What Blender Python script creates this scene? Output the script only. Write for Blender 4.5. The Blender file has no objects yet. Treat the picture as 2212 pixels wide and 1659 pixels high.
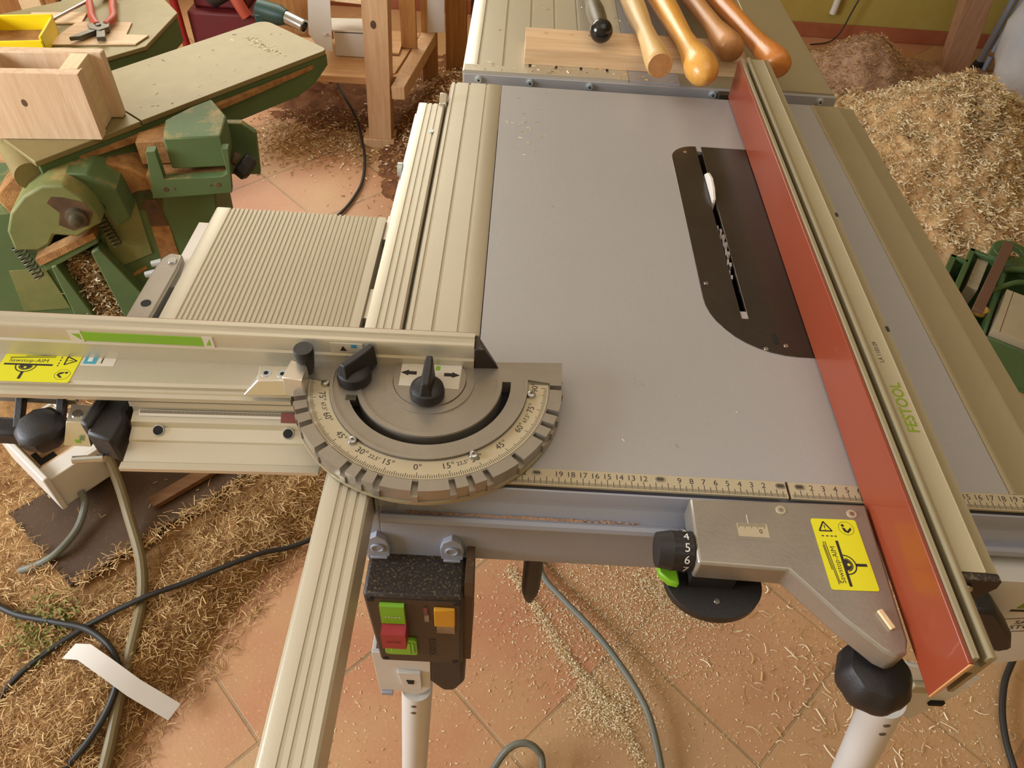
import bpy, math, random
from mathutils import Vector, Matrix, noise
import numpy as np
R = math.radians
sc = bpy.context.scene
C = sc.collection
S = .01                       # built in centimetres, saw table top at z = 0, floor at z = -90
def W(p): return Vector((p[0]*S, p[1]*S, (p[2]+90)*S))
# ---------------------------------------------------------------- camera
cam = bpy.data.objects.new('camera', bpy.data.cameras.new('camera')); C.objects.link(cam)
rot = Matrix(((0.9981672, 0.0303049, 0.0523824), (0.0577834, -0.7344814, -0.6761642), (0.0179828, 0.6779518, -0.7348864)))
m = Matrix((rot[0], -rot[1], -rot[2])).transposed().to_4x4()
m.translation = W((-24.3646, -36.2332, 49.3608))
cam.matrix_world = m
cam.data.sensor_width = 36; cam.data.lens = 25.848; cam.data.clip_start = .01
sc.camera = cam
# ---------------------------------------------------------------- light
w = bpy.data.worlds.new('world'); sc.world = w; w.use_nodes = True
bg = w.node_tree.nodes['Background']; bg.inputs[0].default_value = (1, .97, .9, 1); bg.inputs[1].default_value = 1.0
def area(name, loc, target, sx, sy, power, col):
    l = bpy.data.lights.new(name, 'AREA'); l.shape = 'RECTANGLE'; l.size = sx*S; l.size_y = sy*S
    l.energy = power; l.color = col
    o = bpy.data.objects.new(name, l); C.objects.link(o); o.location = W(loc)
    o.rotation_euler = (W(target)-W(loc)).to_track_quat('-Z', 'Y').to_euler()
    return o
area('window_daylight', (-318, -40, 62), (0, 30, -40), 150, 110, 122, (.86, .93, 1))
area('window_daylight', (-150, 322, 90), (-60, 0, -20), 170, 110, 40, (1, .95, .84))
area('ceiling_fill', (20, 0, 165), (0, 40, -20), 140, 140, 8, (1, .96, .88))  # added soft fill from overhead, no fixture behind it
sc.view_settings.view_transform = 'Standard'; sc.view_settings.look = 'None'
sc.view_settings.gamma = 1; sc.view_settings.use_curve_mapping = False
sc.view_settings.exposure = 0.0
# ---------------------------------------------------------------- materials
MT = {}
def lin(c):
    return tuple(((v/255+.055)/1.055)**2.4 if v/255 > .04045 else v/255/12.92 for v in c)+(1,)
def pm(name, c, rough=.5, metal=0, var=.1, vs=8, bump=0, bs=300, st=(1, 1, 1), c2=None, dust=None, spec=.5, coat=0, aniso=0, edge=None):
    m = bpy.data.materials.new(name); m.use_nodes = True; MT[name] = m
    nt = m.node_tree; N = nt.nodes; L = nt.links; b = N['Principled BSDF']
    b.inputs['Roughness'].default_value = rough; b.inputs['Metallic'].default_value = metal
    b.inputs['Specular IOR Level'].default_value = spec; b.inputs['Coat Weight'].default_value = coat
    if aniso: b.inputs['Anisotropic'].default_value = aniso
    tc = N.new('ShaderNodeTexCoord'); mp = N.new('ShaderNodeMapping'); mp.inputs['Scale'].default_value = st
    L.new(tc.outputs['Object'], mp.inputs['Vector'])
    n = N.new('ShaderNodeTexNoise'); n.inputs['Scale'].default_value = vs; n.inputs['Detail'].default_value = 6; n.inputs['Roughness'].default_value = .65
    L.new(mp.outputs[0], n.inputs['Vector'])
    mr = N.new('ShaderNodeMapRange'); mr.inputs['From Min'].default_value = .3; mr.inputs['From Max'].default_value = .7
    L.new(n.outputs[0], mr.inputs['Value'])
    mx = N.new('ShaderNodeMix'); mx.data_type = 'RGBA'
    a = lin(c); k = lin(c2) if c2 else tuple(v*(1-var) for v in a[:3])+(1,)
    mx.inputs['A'].default_value = k; mx.inputs['B'].default_value = a
    L.new(mr.outputs[0], mx.inputs['Factor']); out = mx.outputs['Result']
    if dust:
        dc, amt, ds = dust
        n2 = N.new('ShaderNodeTexNoise'); n2.inputs['Scale'].default_value = ds; n2.inputs['Detail'].default_value = 5; n2.inputs['Roughness'].default_value = .7
        L.new(tc.outputs['Object'], n2.inputs['Vector'])
        g = N.new('ShaderNodeNewGeometry'); sp = N.new('ShaderNodeSeparateXYZ'); L.new(g.outputs['Normal'], sp.inputs[0])
        up = N.new('ShaderNodeMapRange'); up.inputs['From Min'].default_value = .2; up.inputs['From Max'].default_value = .9; L.new(sp.outputs['Z'], up.inputs['Value'])
        r2 = N.new('ShaderNodeMapRange'); r2.inputs['From Min'].default_value = .62-.3*amt; r2.inputs['From Max'].default_value = .75-.2*amt; r2.inputs['To Max'].default_value = min(1, .3+amt)
        L.new(n2.outputs[0], r2.inputs['Value'])
        mu = N.new('ShaderNodeMath'); mu.operation = 'MULTIPLY'; L.new(r2.outputs[0], mu.inputs[0]); L.new(up.outputs[0], mu.inputs[1])
        m2 = N.new('ShaderNodeMix'); m2.data_type = 'RGBA'; L.new(mu.outputs[0], m2.inputs['Factor']); L.new(out, m2.inputs['A']); m2.inputs['B'].default_value = lin(dc)
        out = m2.outputs['Result']
    L.new(out, b.inputs['Base Color'])
    if bump:
        n3 = N.new('ShaderNodeTexNoise'); n3.inputs['Scale'].default_value = bs; n3.inputs['Detail'].default_value = 4
        L.new(mp.outputs[0], n3.inputs['Vector'])
        bp = N.new('ShaderNodeBump'); bp.inputs['Strength'].default_value = bump; bp.inputs['Distance'].default_value = .002
        L.new(n3.outputs[0], bp.inputs['Height']); L.new(bp.outputs[0], b.inputs['Normal'])
    return m
DU = (200, 165, 115)
def wood(name, c, c2, axis, vs=6, rough=.55, rings=True):
    st = [14, 14, 14]; st[axis] = 1.0
    m = pm(name, c, rough, 0, vs=vs, st=tuple(st), c2=c2, bump=.15, bs=40)
    return m
pm('aluminium', (204, 197, 178), .4, .55, var=.06, bump=.05, bs=500)
pm('aluminium_shaded', (168, 156, 126), .5, .4, var=.08, bump=.05, bs=400)  # darker copy of aluminium, dimmer right-hand reflections put into the colour
pm('aluminium_bright', (225, 222, 212), .3, .9, var=.05)
pm('cast_metal', (166, 159, 148), .36, .65, var=.2, vs=14, bump=.05, bs=300)
pm('plate_grey', (170, 168, 168), .4, .2, var=.05, vs=4, bump=.12, bs=900)
pm('lilac_paint', (152, 155, 168), .45, 0, var=.04, bump=.05, bs=600)
pm('leg_paint', (205, 203, 200), .4, 0, var=.03)
pm('black_plastic', (34, 31, 31), .5, 0, var=.15, bump=.1, bs=500)
pm('dusty_black', (46, 36, 31), .55, 0, var=.15, vs=60, dust=((165, 145, 100), .28, 420))
pm('brown_black', (58, 42, 31), .5, 0, var=.12, bump=.06, bs=600)
pm('insert_plastic', (50, 42, 36), .22, 0, var=.3, vs=14, bump=.03, bs=600)
pm('void', (14, 12, 11), .8, 0, var=0)
pm('steel', (190, 192, 192), .25, 1, var=.05)
pm('zinc', (196, 204, 206), .35, .5, var=.1)
pm('blade_steel', (170, 162, 158), .45, .6, var=.2, vs=30)
pm('phenolic', (138, 60, 36), .32, 0, var=.16, vs=5, st=(1, .25, 1), coat=.2)
pm('phenolic_edge', (205, 150, 100), .5, 0)
pm('ink', (40, 34, 30), .6, 0, var=0)
pm('white_ink', (225, 225, 222), .6, 0, var=0)
pm('scale_cream', (190, 178, 150), .4, .2, var=.05)
pm('yellow_label', (226, 222, 30), .45, 0, var=.02)
pm('green_label', (128, 178, 40), .45, 0, var=.03)
pm('brand_green', (118, 140, 20), .5, 0, var=.05)
pm('green_button', (120, 178, 30), .4, 0, var=.05)
pm('red_button', (158, 38, 44), .45, 0, var=.1, dust=((180, 120, 120), .15, 500))
pm('yellow_button', (206, 146, 14), .4, 0, var=.08)
pm('white_label', (214, 206, 190), .5, 0, var=.02)
pm('blue_label', (70, 160, 185), .5, 0, var=.02)
pm('grey_label', (150, 128, 108), .5, 0, var=.3, vs=200)
pm('red_rubber', (126, 62, 56), .6, 0)
pm('machine_green', (86, 108, 62), .68, 0, var=.2, vs=10, dust=((176, 140, 84), .45, 16))
pm('green_dusty', (138, 132, 78), .6, 0, c2=(100, 112, 62), vs=9, dust=((186, 152, 92), .4, 12))
pm('machine_steel', (146, 131, 86), .5, .2, var=.16, vs=7, st=(3, 3, 3), bump=.06, bs=200)
pm('dusty_recess', (186, 138, 82), .9, 0, c2=(128, 84, 44), vs=40, bump=.6, bs=300)
pm('dark_brown', (62, 44, 30), .7, 0, c2=(110, 80, 48), vs=20)  # dark brown for wood knots, also for shade painted into flat openings
pm('spring_steel', (90, 84, 66), .5, .4)
pm('cable_black', (44, 42, 40), .55, 0)
pm('cable_grey', (112, 112, 100), .55, 0, var=.1)
pm('cable_brown', (128, 112, 78), .55, 0, var=.15)
pm('paper', (214, 206, 196), .7, 0, var=.05, vs=10)
pm('white_plastic', (216, 208, 196), .45, 0, var=.04)
pm('stained_plastic', (206, 192, 166), .5, 0, c2=(190, 140, 84), vs=18)
pm('red_plastic', (176, 30, 34), .45, 0)
pm('dark_board', (82, 58, 36), .65, 0, var=.25, vs=12, dust=((178, 140, 84), .1, 220))
pm('yellow_plastic', (244, 214, 20), .4, 0, var=.05)
pm('tool_red', (186, 84, 62), .5, 0, var=.15)
pm('tool_steel', (104, 98, 84), .4, .7, var=.25, vs=40)
pm('red_frame', (150, 26, 26), .45, 0, var=.1)
pm('dark_red', (106, 22, 26), .6, 0, var=.25)
pm('dark_tank', (50, 48, 42), .5, 0)
pm('teal_plastic', (40, 74, 66), .45, 0, var=.1)
pm('tarp_white', (178, 184, 198), .6, 0, c2=(214, 208, 200), vs=5)
pm('rack_green', (76, 104, 64), .4, 0, var=.15)
pm('brown_strap', (112, 82, 66), .6, 0, var=.15)
pm('case_grey', (180, 168, 142), .6, 0, var=.15, vs=10)
pm('wall_yellow', (182, 162, 84), .85, 0, c2=(170, 146, 66), vs=3, bump=.3, bs=30)
pm('wall_plain', (208, 190, 140), .85, 0, var=.05)
pm('ceiling_white', (226, 216, 196), .9, 0, var=.03)
pm('skirting', (172, 104, 72), .6, 0, c2=(150, 80, 48), vs=5)
pm('green_moss', (136, 136, 62), .8, 0, var=.3, vs=60)
wood('pine', (224, 194, 156), (202, 164, 120), 0)
wood('pine_y', (222, 186, 140), (196, 148, 98), 1)
wood('pine_z', (226, 198, 166), (204, 168, 130), 2)
wood('pine_end', (236, 212, 172), (222, 192, 146), 1)
wood('post_wood', (210, 172, 132), (188, 144, 102), 2)
wood('shelf_wood', (208, 164, 116), (184, 136, 90), 0)
wood('brown_wood', (176, 124, 66), (146, 96, 46), 2)
wood('dark_wood', (128, 88, 52), (100, 66, 38), 0)
wood('dim_wood', (176, 134, 104), (150, 110, 82), 2)
wood('handle_pale', (214, 178, 120), (196, 156, 98), 1, rough=.4)
wood('handle_honey', (224, 168, 84), (204, 142, 60), 1, rough=.28)
wood('handle_tan', (190, 138, 86), (166, 112, 64), 1, rough=.4)
wood('handle_orange', (206, 134, 66), (176, 104, 46), 1, rough=.28)
pm('handle_dark', (62, 52, 40), .45, 0, c2=(100, 88, 62), vs=20)
pm('ball_black', (26, 24, 22), .18, 0, var=0)
def tile_mat():
    m = bpy.data.materials.new('terracotta_tiles'); m.use_nodes = True; MT['tiles'] = m
    nt = m.node_tree; N = nt.nodes; L = nt.links; b = N['Principled BSDF']; b.inputs['Roughness'].default_value = .5
    tc = N.new('ShaderNodeTexCoord'); mp = N.new('ShaderNodeMapping'); mp.inputs['Rotation'].default_value = (0, 0, R(-45))
    mp.inputs['Location'].default_value = (.105+3.12, -.156+3.12, 0)
    L.new(tc.outputs['Object'], mp.inputs[0])
    br = N.new('ShaderNodeTexBrick'); br.offset = 0; br.squash = 1
    for k, v in (('Scale', 1), ('Mortar Size', .0035), ('Mortar Smooth', .3), ('Bias', 0), ('Brick Width', .312), ('Row Height', .312)): br.inputs[k].default_value = v
    br.inputs['Color1'].default_value = lin((190, 128, 94)); br.inputs['Color2'].default_value = lin((190, 154, 114)); br.inputs['Mortar'].default_value = lin((146, 122, 92))
    L.new(mp.outputs[0], br.inputs[0])
    n = N.new('ShaderNodeTexNoise'); n.inputs['Scale'].default_value = 5; n.inputs['Detail'].default_value = 6; L.new(tc.outputs['Object'], n.inputs[0])
    r = N.new('ShaderNodeMapRange'); r.inputs['From Min'].default_value = .35; r.inputs['From Max'].default_value = .7; r.inputs['To Max'].default_value = .85; L.new(n.outputs[0], r.inputs[0])
    mx = N.new('ShaderNodeMix'); mx.data_type = 'RGBA'; L.new(r.outputs[0], mx.inputs['Factor']); L.new(br.outputs[0], mx.inputs['A']); mx.inputs['B'].default_value = lin((198, 156, 112))
    n2 = N.new('ShaderNodeTexNoise'); n2.inputs['Scale'].default_value = 160; n2.inputs['Detail'].default_value = 4; L.new(tc.outputs['Object'], n2.inputs[0])
    r2 = N.new('ShaderNodeMapRange'); r2.inputs['From Min'].default_value = .62; r2.inputs['From Max'].default_value = .72; r2.inputs['To Max'].default_value = .6; L.new(n2.outputs[0], r2.inputs[0])
    m2 = N.new('ShaderNodeMix'); m2.data_type = 'RGBA'; L.new(r2.outputs[0], m2.inputs['Factor']); L.new(mx.outputs['Result'], m2.inputs['A']); m2.inputs['B'].default_value = lin((226, 192, 140))
    L.new(m2.outputs['Result'], b.inputs['Base Color'])
    bp = N.new('ShaderNodeBump'); bp.inputs['Strength'].default_value = .5; bp.inputs['Distance'].default_value = .004; bp.invert = True
    ad = N.new('ShaderNodeMath'); ad.operation = 'MULTIPLY_ADD'; ad.inputs[1].default_value = -.25; L.new(n2.outputs[0], ad.inputs[0]); L.new(br.outputs['Fac'], ad.inputs[2])
    L.new(ad.outputs[0], bp.inputs['Height']); L.new(bp.outputs[0], b.inputs['Normal'])
tile_mat()
pm('shaving_pale', (250, 234, 198), .75, 0, var=.12, vs=3)
pm('shaving_straw', (224, 190, 138), .8, 0, var=.12, vs=3)
pm('shaving_tan', (210, 174, 116), .75, 0, var=.15, vs=3)
pm('shaving_brown', (168, 126, 76), .8, 0, var=.15, vs=3)
pm('heap', (182, 138, 84), .9, 0, c2=(134, 92, 50), vs=30, bump=1, bs=160)
pm('heap_pink', (190, 156, 128), .9, 0, c2=(150, 112, 86), vs=26, bump=.8, bs=160)
pm('heap_pale', (226, 192, 142), .9, 0, c2=(176, 136, 90), vs=24, bump=1, bs=120)
pm('heap_dark', (140, 92, 54), .9, 0, c2=(92, 54, 30), vs=26, bump=1, bs=160)
# ---------------------------------------------------------------- mesh builder
class MB:
    def __init__(s, mat=None, M=None):
        s.v = []; s.f = []; s.mi = []; s.mats = []; s.M = M; s.k = 0
        if mat: s.mat(mat)
    def mat(s, n):
        if n not in s.mats: s.mats.append(n)
        s.k = s.mats.index(n); return s
    def add(s, vs, fs):
        o = len(s.v)
        for p in vs:
            p = Vector(p); s.v.append(s.M @ p if s.M else p)
        for f in fs: s.f.append([o+i for i in f]); s.mi.append(s.k)
        return s
    def box(s, x0, x1, y0, y1, z0, z1):
        return s.add([(x, y, z) for z in (z0, z1) for x, y in ((x0, y0), (x1, y0), (x1, y1), (x0, y1))],
                     [(3, 2, 1, 0), (4, 5, 6, 7), (0, 1, 5, 4), (1, 2, 6, 5), (2, 3, 7, 6), (3, 0, 4, 7)])
    def prism(s, pts, lo, hi, ax='z', top=None):
        a = sum(pts[i][0]*pts[(i+1) % len(pts)][1]-pts[(i+1) % len(pts)][0]*pts[i][1] for i in range(len(pts)))
        flip = (a < 0) != (ax == 'y')
        if flip: pts = pts[::-1]; top = top[::-1] if top else None
        n = len(pts); t = top or pts
        g = {'z': lambda p, h: (p[0], p[1], h), 'y': lambda p, h: (p[0], h, p[1]), 'x': lambda p, h: (h, p[0], p[1])}[ax]
        vs = [g(p, lo) for p in pts]+[g(p, hi) for p in t]
        return s.add(vs, [tuple(range(n))[::-1], tuple(range(n, 2*n))]+[(i, (i+1) % n, n+(i+1) % n, n+i) for i in range(n)])
    def cyl(s, p0, p1, r0, r1=None, n=24):
        return s.lathe([(r0, 0), (r0 if r1 is None else r1, 1)], p0, p1, n, True)
    def lathe(s, prof, p0, p1, n=24, unit=False):
        p0 = Vector(p0); d = Vector(p1)-p0; L = d.length if unit else 1; q = d.to_track_quat('Z', 'Y')
        vs = []
        for r, h in prof:
            for i in range(n):
                a = 2*math.pi*i/n; vs.append(p0+q @ Vector((r*math.cos(a), r*math.sin(a), h*L)))
        k = len(prof); fs = [tuple(range(n))[::-1], tuple(range((k-1)*n, k*n))]
        for j in range(k-1):
            for i in range(n):
                i2 = (i+1) % n; fs.append((j*n+i, j*n+i2, (j+1)*n+i2, (j+1)*n+i))
        return s.add(vs, fs)
    def ball(s, c, r, n=20):
        rr = r if isinstance(r, tuple) else (r, r, r); c = Vector(c); vs = []; h = n//2
        for j in range(1, h):
            t = math.pi*j/h
            for i in range(n):
                a = 2*math.pi*i/n; vs.append(c+Vector((rr[0]*math.sin(t)*math.cos(a), rr[1]*math.sin(t)*math.sin(a), -rr[2]*math.cos(t))))
        fs = [(j*n+i, j*n+(i+1) % n, (j+1)*n+(i+1) % n, (j+1)*n+i) for j in range(h-2) for i in range(n)]
        fs += [tuple(range(n))[::-1], tuple(range((h-2)*n, (h-1)*n))]
        return s.add(vs, fs)
    def tube(s, pts, r, n=10, sub=8, rad=None):
        P = [Vector(p) for p in pts]; Q = []
        for i in range(len(P)-1):
            a = P[max(i-1, 0)]; b = P[i]; c = P[i+1]; d = P[min(i+2, len(P)-1)]
            for k in range(sub):
                t = k/sub; Q.append(.5*((2*b)+(c-a)*t+(2*a-5*b+4*c-d)*t*t+(3*b-a-3*c+d)*t**3))
        Q.append(P[-1]); vs = []; up = Vector((0, 0, 1)); m = len(Q)
        for i, p in enumerate(Q):
            t = (Q[min(i+1, m-1)]-Q[max(i-1, 0)]).normalized()
            u = up-t*up.dot(t)
            if u.length < .05: u = Vector((1, 0, 0))-t*t.x
            u.normalize(); v = t.cross(u); up = u
            rr = r if rad is None else rad(i/(m-1))*r
            for k in range(n):
                a = 2*math.pi*k/n; vs.append(p+(u*math.cos(a)+v*math.sin(a))*rr)
        fs = [(j*n+i, j*n+(i+1) % n, (j+1)*n+(i+1) % n, (j+1)*n+i) for j in range(m-1) for i in range(n)]
        return s.add(vs, fs+[tuple(range(n))[::-1], tuple(range((m-1)*n, m*n))])
    def arc(s, c, r0, r1, a0, a1, z0, z1, n=48):
        """ring sector; angle 0 points to -y, grows towards +x (degrees)"""
        vs = []
        for i in range(n+1):
            a = R(a0+(a1-a0)*i/n); d = (math.sin(a), -math.cos(a))
            for r, z in ((r0, z0), (r1, z0), (r1, z1), (r0, z1)): vs.append((c[0]+d[0]*r, c[1]+d[1]*r, z))
        fs = [(3, 2, 1, 0), (4*n, 4*n+1, 4*n+2, 4*n+3)]
        for i in range(n):
            for k in range(4):
                k2 = (k+1) % 4; fs.append((4*i+k, 4*i+k2, 4*i+4+k2, 4*i+4+k))
        return s.add(vs, fs)
    def text(s, body, size, M, align='CENTER', ext=0.0):
        vs, fs = glyphs(body, align)
        return s.add([M @ Vector((p[0]*size, p[1]*size, ext)) for p in vs], fs)
    def build(s, name, parent=None, bevel=0, at=None, seg=2, smooth=35, **tags):
        if at is None:
            n = max(1, len(s.v)); at = (sum(p.x for p in s.v)/n, sum(p.y for p in s.v)/n, min(p.z for p in s.v))
        base = parent['_w'].to_list() if parent else list(W(at))
        b = Vector(base); me = bpy.data.meshes.new(name)
        me.from_pydata([tuple(W(p)-b) for p in s.v], [], s.f)
        for n in s.mats: me.materials.append(MT[n])
        me.polygons.foreach_set('material_index', s.mi)
        me.polygons.foreach_set('use_smooth', [True]*len(me.polygons)); me.set_sharp_from_angle(angle=R(smooth))
        me.update()
        o = bpy.data.objects.new(name, me); C.objects.link(o)
        if parent: o.parent = parent
        else: o.location = b
        o['_w'] = base
        if bevel:
            md = o.modifiers.new('edge', 'BEVEL'); md.width = bevel*S; md.segments = seg; md.limit_method = 'ANGLE'; md.angle_limit = R(40); md.use_clamp_overlap = True
        tag(o, **tags)
        return o
_G = {}
def glyphs(body, align):
    key = (body, align)
    if key not in _G:
        cu = bpy.data.curves.new('lettering', 'FONT'); cu.body = body; cu.size = 1; cu.align_x = align; cu.align_y = 'CENTER'; cu.resolution_u = 3; cu.offset = .018 if body == 'FESTOOL' else 0
        o = bpy.data.objects.new('lettering', cu); C.objects.link(o)
        dg = bpy.context.evaluated_depsgraph_get(); me = o.evaluated_get(dg).to_mesh()
        _G[key] = ([tuple(v.co) for v in me.vertices], [tuple(p.vertices) for p in me.polygons])
        o.evaluated_get(dg).to_mesh_clear(); bpy.data.objects.remove(o); bpy.data.curves.remove(cu)
    return _G[key]
def tag(o, label=None, cat=None, group=None, kind=None):
    if label: o['label'] = label
    if cat: o['category'] = cat
    if group: o['group'] = group
    if kind: o['kind'] = kind
    return o
def thing(name, label, cat, at, group=None):
    o = bpy.data.objects.new(name, None); C.objects.link(o); o.location = W(at); o['_w'] = list(W(at)); o.empty_display_size = .05
    return tag(o, label, cat, group)
def T(x, y, z, rz=0, rx=0, ry=0):
    return Matrix.Translation((x, y, z)) @ Matrix.Rotation(R(rz), 4, 'Z') @ Matrix.Rotation(R(rx), 4, 'X') @ Matrix.Rotation(R(ry), 4, 'Y')
def rrect(x0, x1, y0, y1, r, n=5):
    out = []
    rs = r if isinstance(r, (list, tuple)) else [r]*4      # order: x0y0 x1y0 x1y1 x0y1
    for (cx, cy, a0), q in zip(((x0, y0, 180), (x1, y0, 270), (x1, y1, 0), (x0, y1, 90)), rs):
        px = cx+(q if cx == x0 else -q); py = cy+(q if cy == y0 else -q)
        for i in range(n+1):
            a = R(a0+90*i/n); out.append((px+q*math.cos(a), py+q*math.sin(a)))
    return out
# ---------------------------------------------------------------- the room
def struct(name, mb, at=(0, 0, -90), **k): return mb.build(name, at=at, kind='structure', **k)
struct('floor', MB('tiles').box(-330, 330, -260, 331, -98, -90))
struct('wall_back', MB('wall_yellow').box(-330, -235, 331, 341, -90, 180).box(-235, -65, 331, 341, -90, 35).box(-235, -65, 331, 341, 145, 180).box(-65, 330, 331, 341, -90, 180))
struct('wall_right', MB('wall_yellow').box(330, 340, -260, 341, -90, 180))
struct('wall_front', MB('wall_plain').box(-330, 330, -270, -260, -90, 180))
struct('wall_left', MB('wall_plain').box(-340, -330, -260, -130, -90, 180).box(-340, -330, 50, 341, -90, 180).box(-340, -330, -130, 50, -90, 0).box(-340, -330, -130, 50, 130, 180))
struct('ceiling', MB('ceiling_white').box(-340, 340, -270, 341, 180, 188))
struct('baseboard_back', MB('skirting').box(-330, 330, 329.8, 331, -90, -83.5), bevel=.3)
for nm, fr in (('window_1', ((-336, -332, -130, 50, 0, 4), (-336, -332, -130, 50, 126, 130), (-336, -332, -130, -126, 0, 130), (-336, -332, 46, 50, 0, 130), (-336, -332, -42, -38, 0, 130))),
               ('window_2', ((-235, -65, 333, 337, 35, 39), (-235, -65, 333, 337, 141, 145), (-235, -231, 333, 337, 35, 145), (-69, -65, 333, 337, 35, 145), (-152, -148, 333, 337, 35, 145)))):
    b = MB('white_plastic')
    for f in fr: b.box(*f)
    struct(nm, b)
# ---------------------------------------------------------------- table saw
saw = thing('table_saw', 'large grey topped table saw with dark insert plate in the middle of the photo', 'table saw', (-4, 34, -90))
b = MB('plate_grey')
ix0, ix1, iy0, iy1 = -2.2, 7.4, 21.3, 53
b.box(-26.4, ix0, 0, 68.3, -.5, 0).box(ix1, 18.9, 0, 68.3, -.5, 0).box(ix0, ix1, 0, iy0, -.5, 0).box(ix0, ix1, iy1, 68.3, -.5, 0)
b.build('table_plate', saw)
b = MB('aluminium')
b.prism([(-33.9, -.5), (-33.6, 0), (-33.25, 0), (-33.2, -.2), (-33.0, -.2), (-32.95, 0), (-31.25, 0), (-31.2, -.25), (-30.95, -.25), (-30.9, .05), (-28.75, .05), (-28.7, -.12), (-28.55, -.12), (-28.5, .05), (-26.75, .05), (-26.5, -.1), (-26.5, -3.5), (-33.9, -3.5)], 0, 68.3, 'y')
b.build('side_profile', saw)
b = MB('aluminium_shaded')
b.prism([(19.0, -3.5), (19.0, -.05), (19.15, .05), (19.5, .05), (19.6, .0), (22.8, .0), (23.0, .06), (23.2, .0), (23.4, -.08), (25.3, -.25), (25.8, -.9), (25.8, -3.5)], 0, 68.3, 'y')
b.build('side_profile', saw)
out = rrect(-3.6, 8.2, 15, 54.2, [8.2, 1, 1, 3.4], 10)
k = max(range(len(out)), key=lambda i: (out[i][1] > 54.1)*1000-abs(out[i][0]-1))
top = [p for p in out]
# open the blade slot from the rear edge: walk the outline and drop the slot in between the two rear corners
i = next(i for i in range(len(out)-1) if out[i][1] > 54.1 and out[i+1][1] > 54.1 and out[i][0] > .65 and out[i+1][0] < 0)
b = MB('insert_plastic').prism(out[:i+1]+[(.65, 54.2), (.65, 20.2), (0, 20.2), (0, 54.2)]+out[i+1:], -.4, .05)
ins = b.build('insert_plate', saw, bevel=.06)
for x, y in ((1.6, 15.9), (3.7, 16.5), (-2.9, 25.5), (-1.6, 52.6)):
    MB('steel').cyl((x, y, 0), (x, y, .09), .28, .22, 12).build('screw', saw)
MB('void').prism(rrect(2.55, 3.05, 16.6, 18.2, .24), .04, .07).build('finger_slot', saw)
b = MB('blade_steel'); pts = []
for i in range(48):
    a = 2*math.pi*i/48
    for da, r in ((0, 12.7), (.035, 12.75), (.05, 11.9), (.11, 12.2)): pts.append((32+r*math.sin(a+da), -12.2+r*math.cos(a+da)))
b.prism(pts, .2, .42, 'x'); b.build('saw_blade', saw)
MB('paper').prism([(40.6, -4), (41, .5), (42.5, 1.1), (44.5, 1.3), (46.3, .9), (47.4, 0), (48, -4)], .15, .5, 'x').build('riving_knife', saw, bevel=.05)
MB('void').box(-.05, .7, 20.15, 21.4, -3.2, -.42).box(-2.2, 7.4, 21.3, 53, -20, -14).build('blade_housing', saw)
MB('black_plastic').box(-31, 24, 8, 64, -24, -4).build('motor_housing', saw, bevel=1)
# scale rules
def rule(x0, x1, sgn):
    b = MB('scale_cream').box(x0, x1, -1.65, -.02, -.2, .02).mat('ink')
    for i in range(int(max(abs(x0), abs(x1))*10)):
        x = sgn*i/10
        if x0+.1 < x < x1-.1:
            h = .75 if i % 10 == 0 else (.55 if i % 5 == 0 else .32); t = .018 if i % 5 else .028
            b.box(x-t, x+t, -1.55, -1.55+h, .02, .024)
    for c in range(2, 30):
        x = sgn*c
        if x0+.4 < x < x1-.4 and c not in ((10, 11, 20, 21) if sgn < 0 else (1, 11)):
            b.text(str(c), .75, T(x, -.52, .025))
    return b.build('scale_rule', saw)
rule(-26.4, -.12, -1); rule(.12, 25.6, 1)
for x in (-20.8, -10.6, -.6, 1.0):
    o = MB('steel').prism(rrect(x-.42, x+.42, -.72, -.22, .24), .02, .06).mat('tool_steel').prism(rrect(x-.3, x+.3, -.62, -.32, .14), .06, .065).build('rule_screw', saw)
# front rail and apron
b = MB('lilac_paint').prism([(-1.85, -.35), (-1.75, -3.6), (-3.4, -3.9), (-3.72, -3.7), (-3.85, -3.35), (-3.7, -3.0), (-3.4, -2.85), (-3.1, -3.0), (-2.9, -3.25), (-2.75, -3.1), (-2.4, -1.9), (-2.3, -1.75), (-2.3, -1.55), (-2.0, -.4)], -33.5, 26.2, 'x')
b.build('front_rail', saw)
MB('dusty_recess').prism([(-30, -2.78), (-27, -2.85), (-24, -2.7), (-18, -2.75), (-10, -2.9), (-10, -3.05), (-30, -3.05)], -3.25, -3.13, 'z') if 0 else None
b = MB('heap_pink'); random.seed(3)
for i in range(420):
    x = -31.5+abs(random.gauss(9, 5)); r = random.uniform(.04, .13)
    if x < -12: b.ball((x, -2.95+random.uniform(-.12, .1), -3.12+random.uniform(0, .08)), (r*1.6, r, r*.7), 6)
b.build('sawdust_line', saw, kind='stuff')
MB('void').box(-26.4, 25.6, -1.85, -1.66, -1.2, -.6).build('rail_gap', saw)
b = MB('lilac_paint')
b.prism([(-2.2, -1.2), (-2.9, -3.9), (-3.0, -8.3), (-2.9, -10.3), (-1.0, -10.3), (-1, -1)], -33.8, 26.4, 'x')
b.prism([(-35.4, -3.9), (-33.98, -3.8), (-33.98, -1.4), (-33.7, -1.4), (-33.7, -10.3), (-26.5, -10.3), (-28.5, -11.6), (-35.2, -12.2), (-36.0, -7)], -2.95, -.9, 'y')
b.prism([(-33.98, -1.0), (-33.6, -.6), (-32.2, -.6), (-32.2, -2.9), (-33.6, -2.9), (-33.98, -2.5)], -2.75, -1.0, 'y')
ap = b.build('front_apron', saw, bevel=.25)
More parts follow.
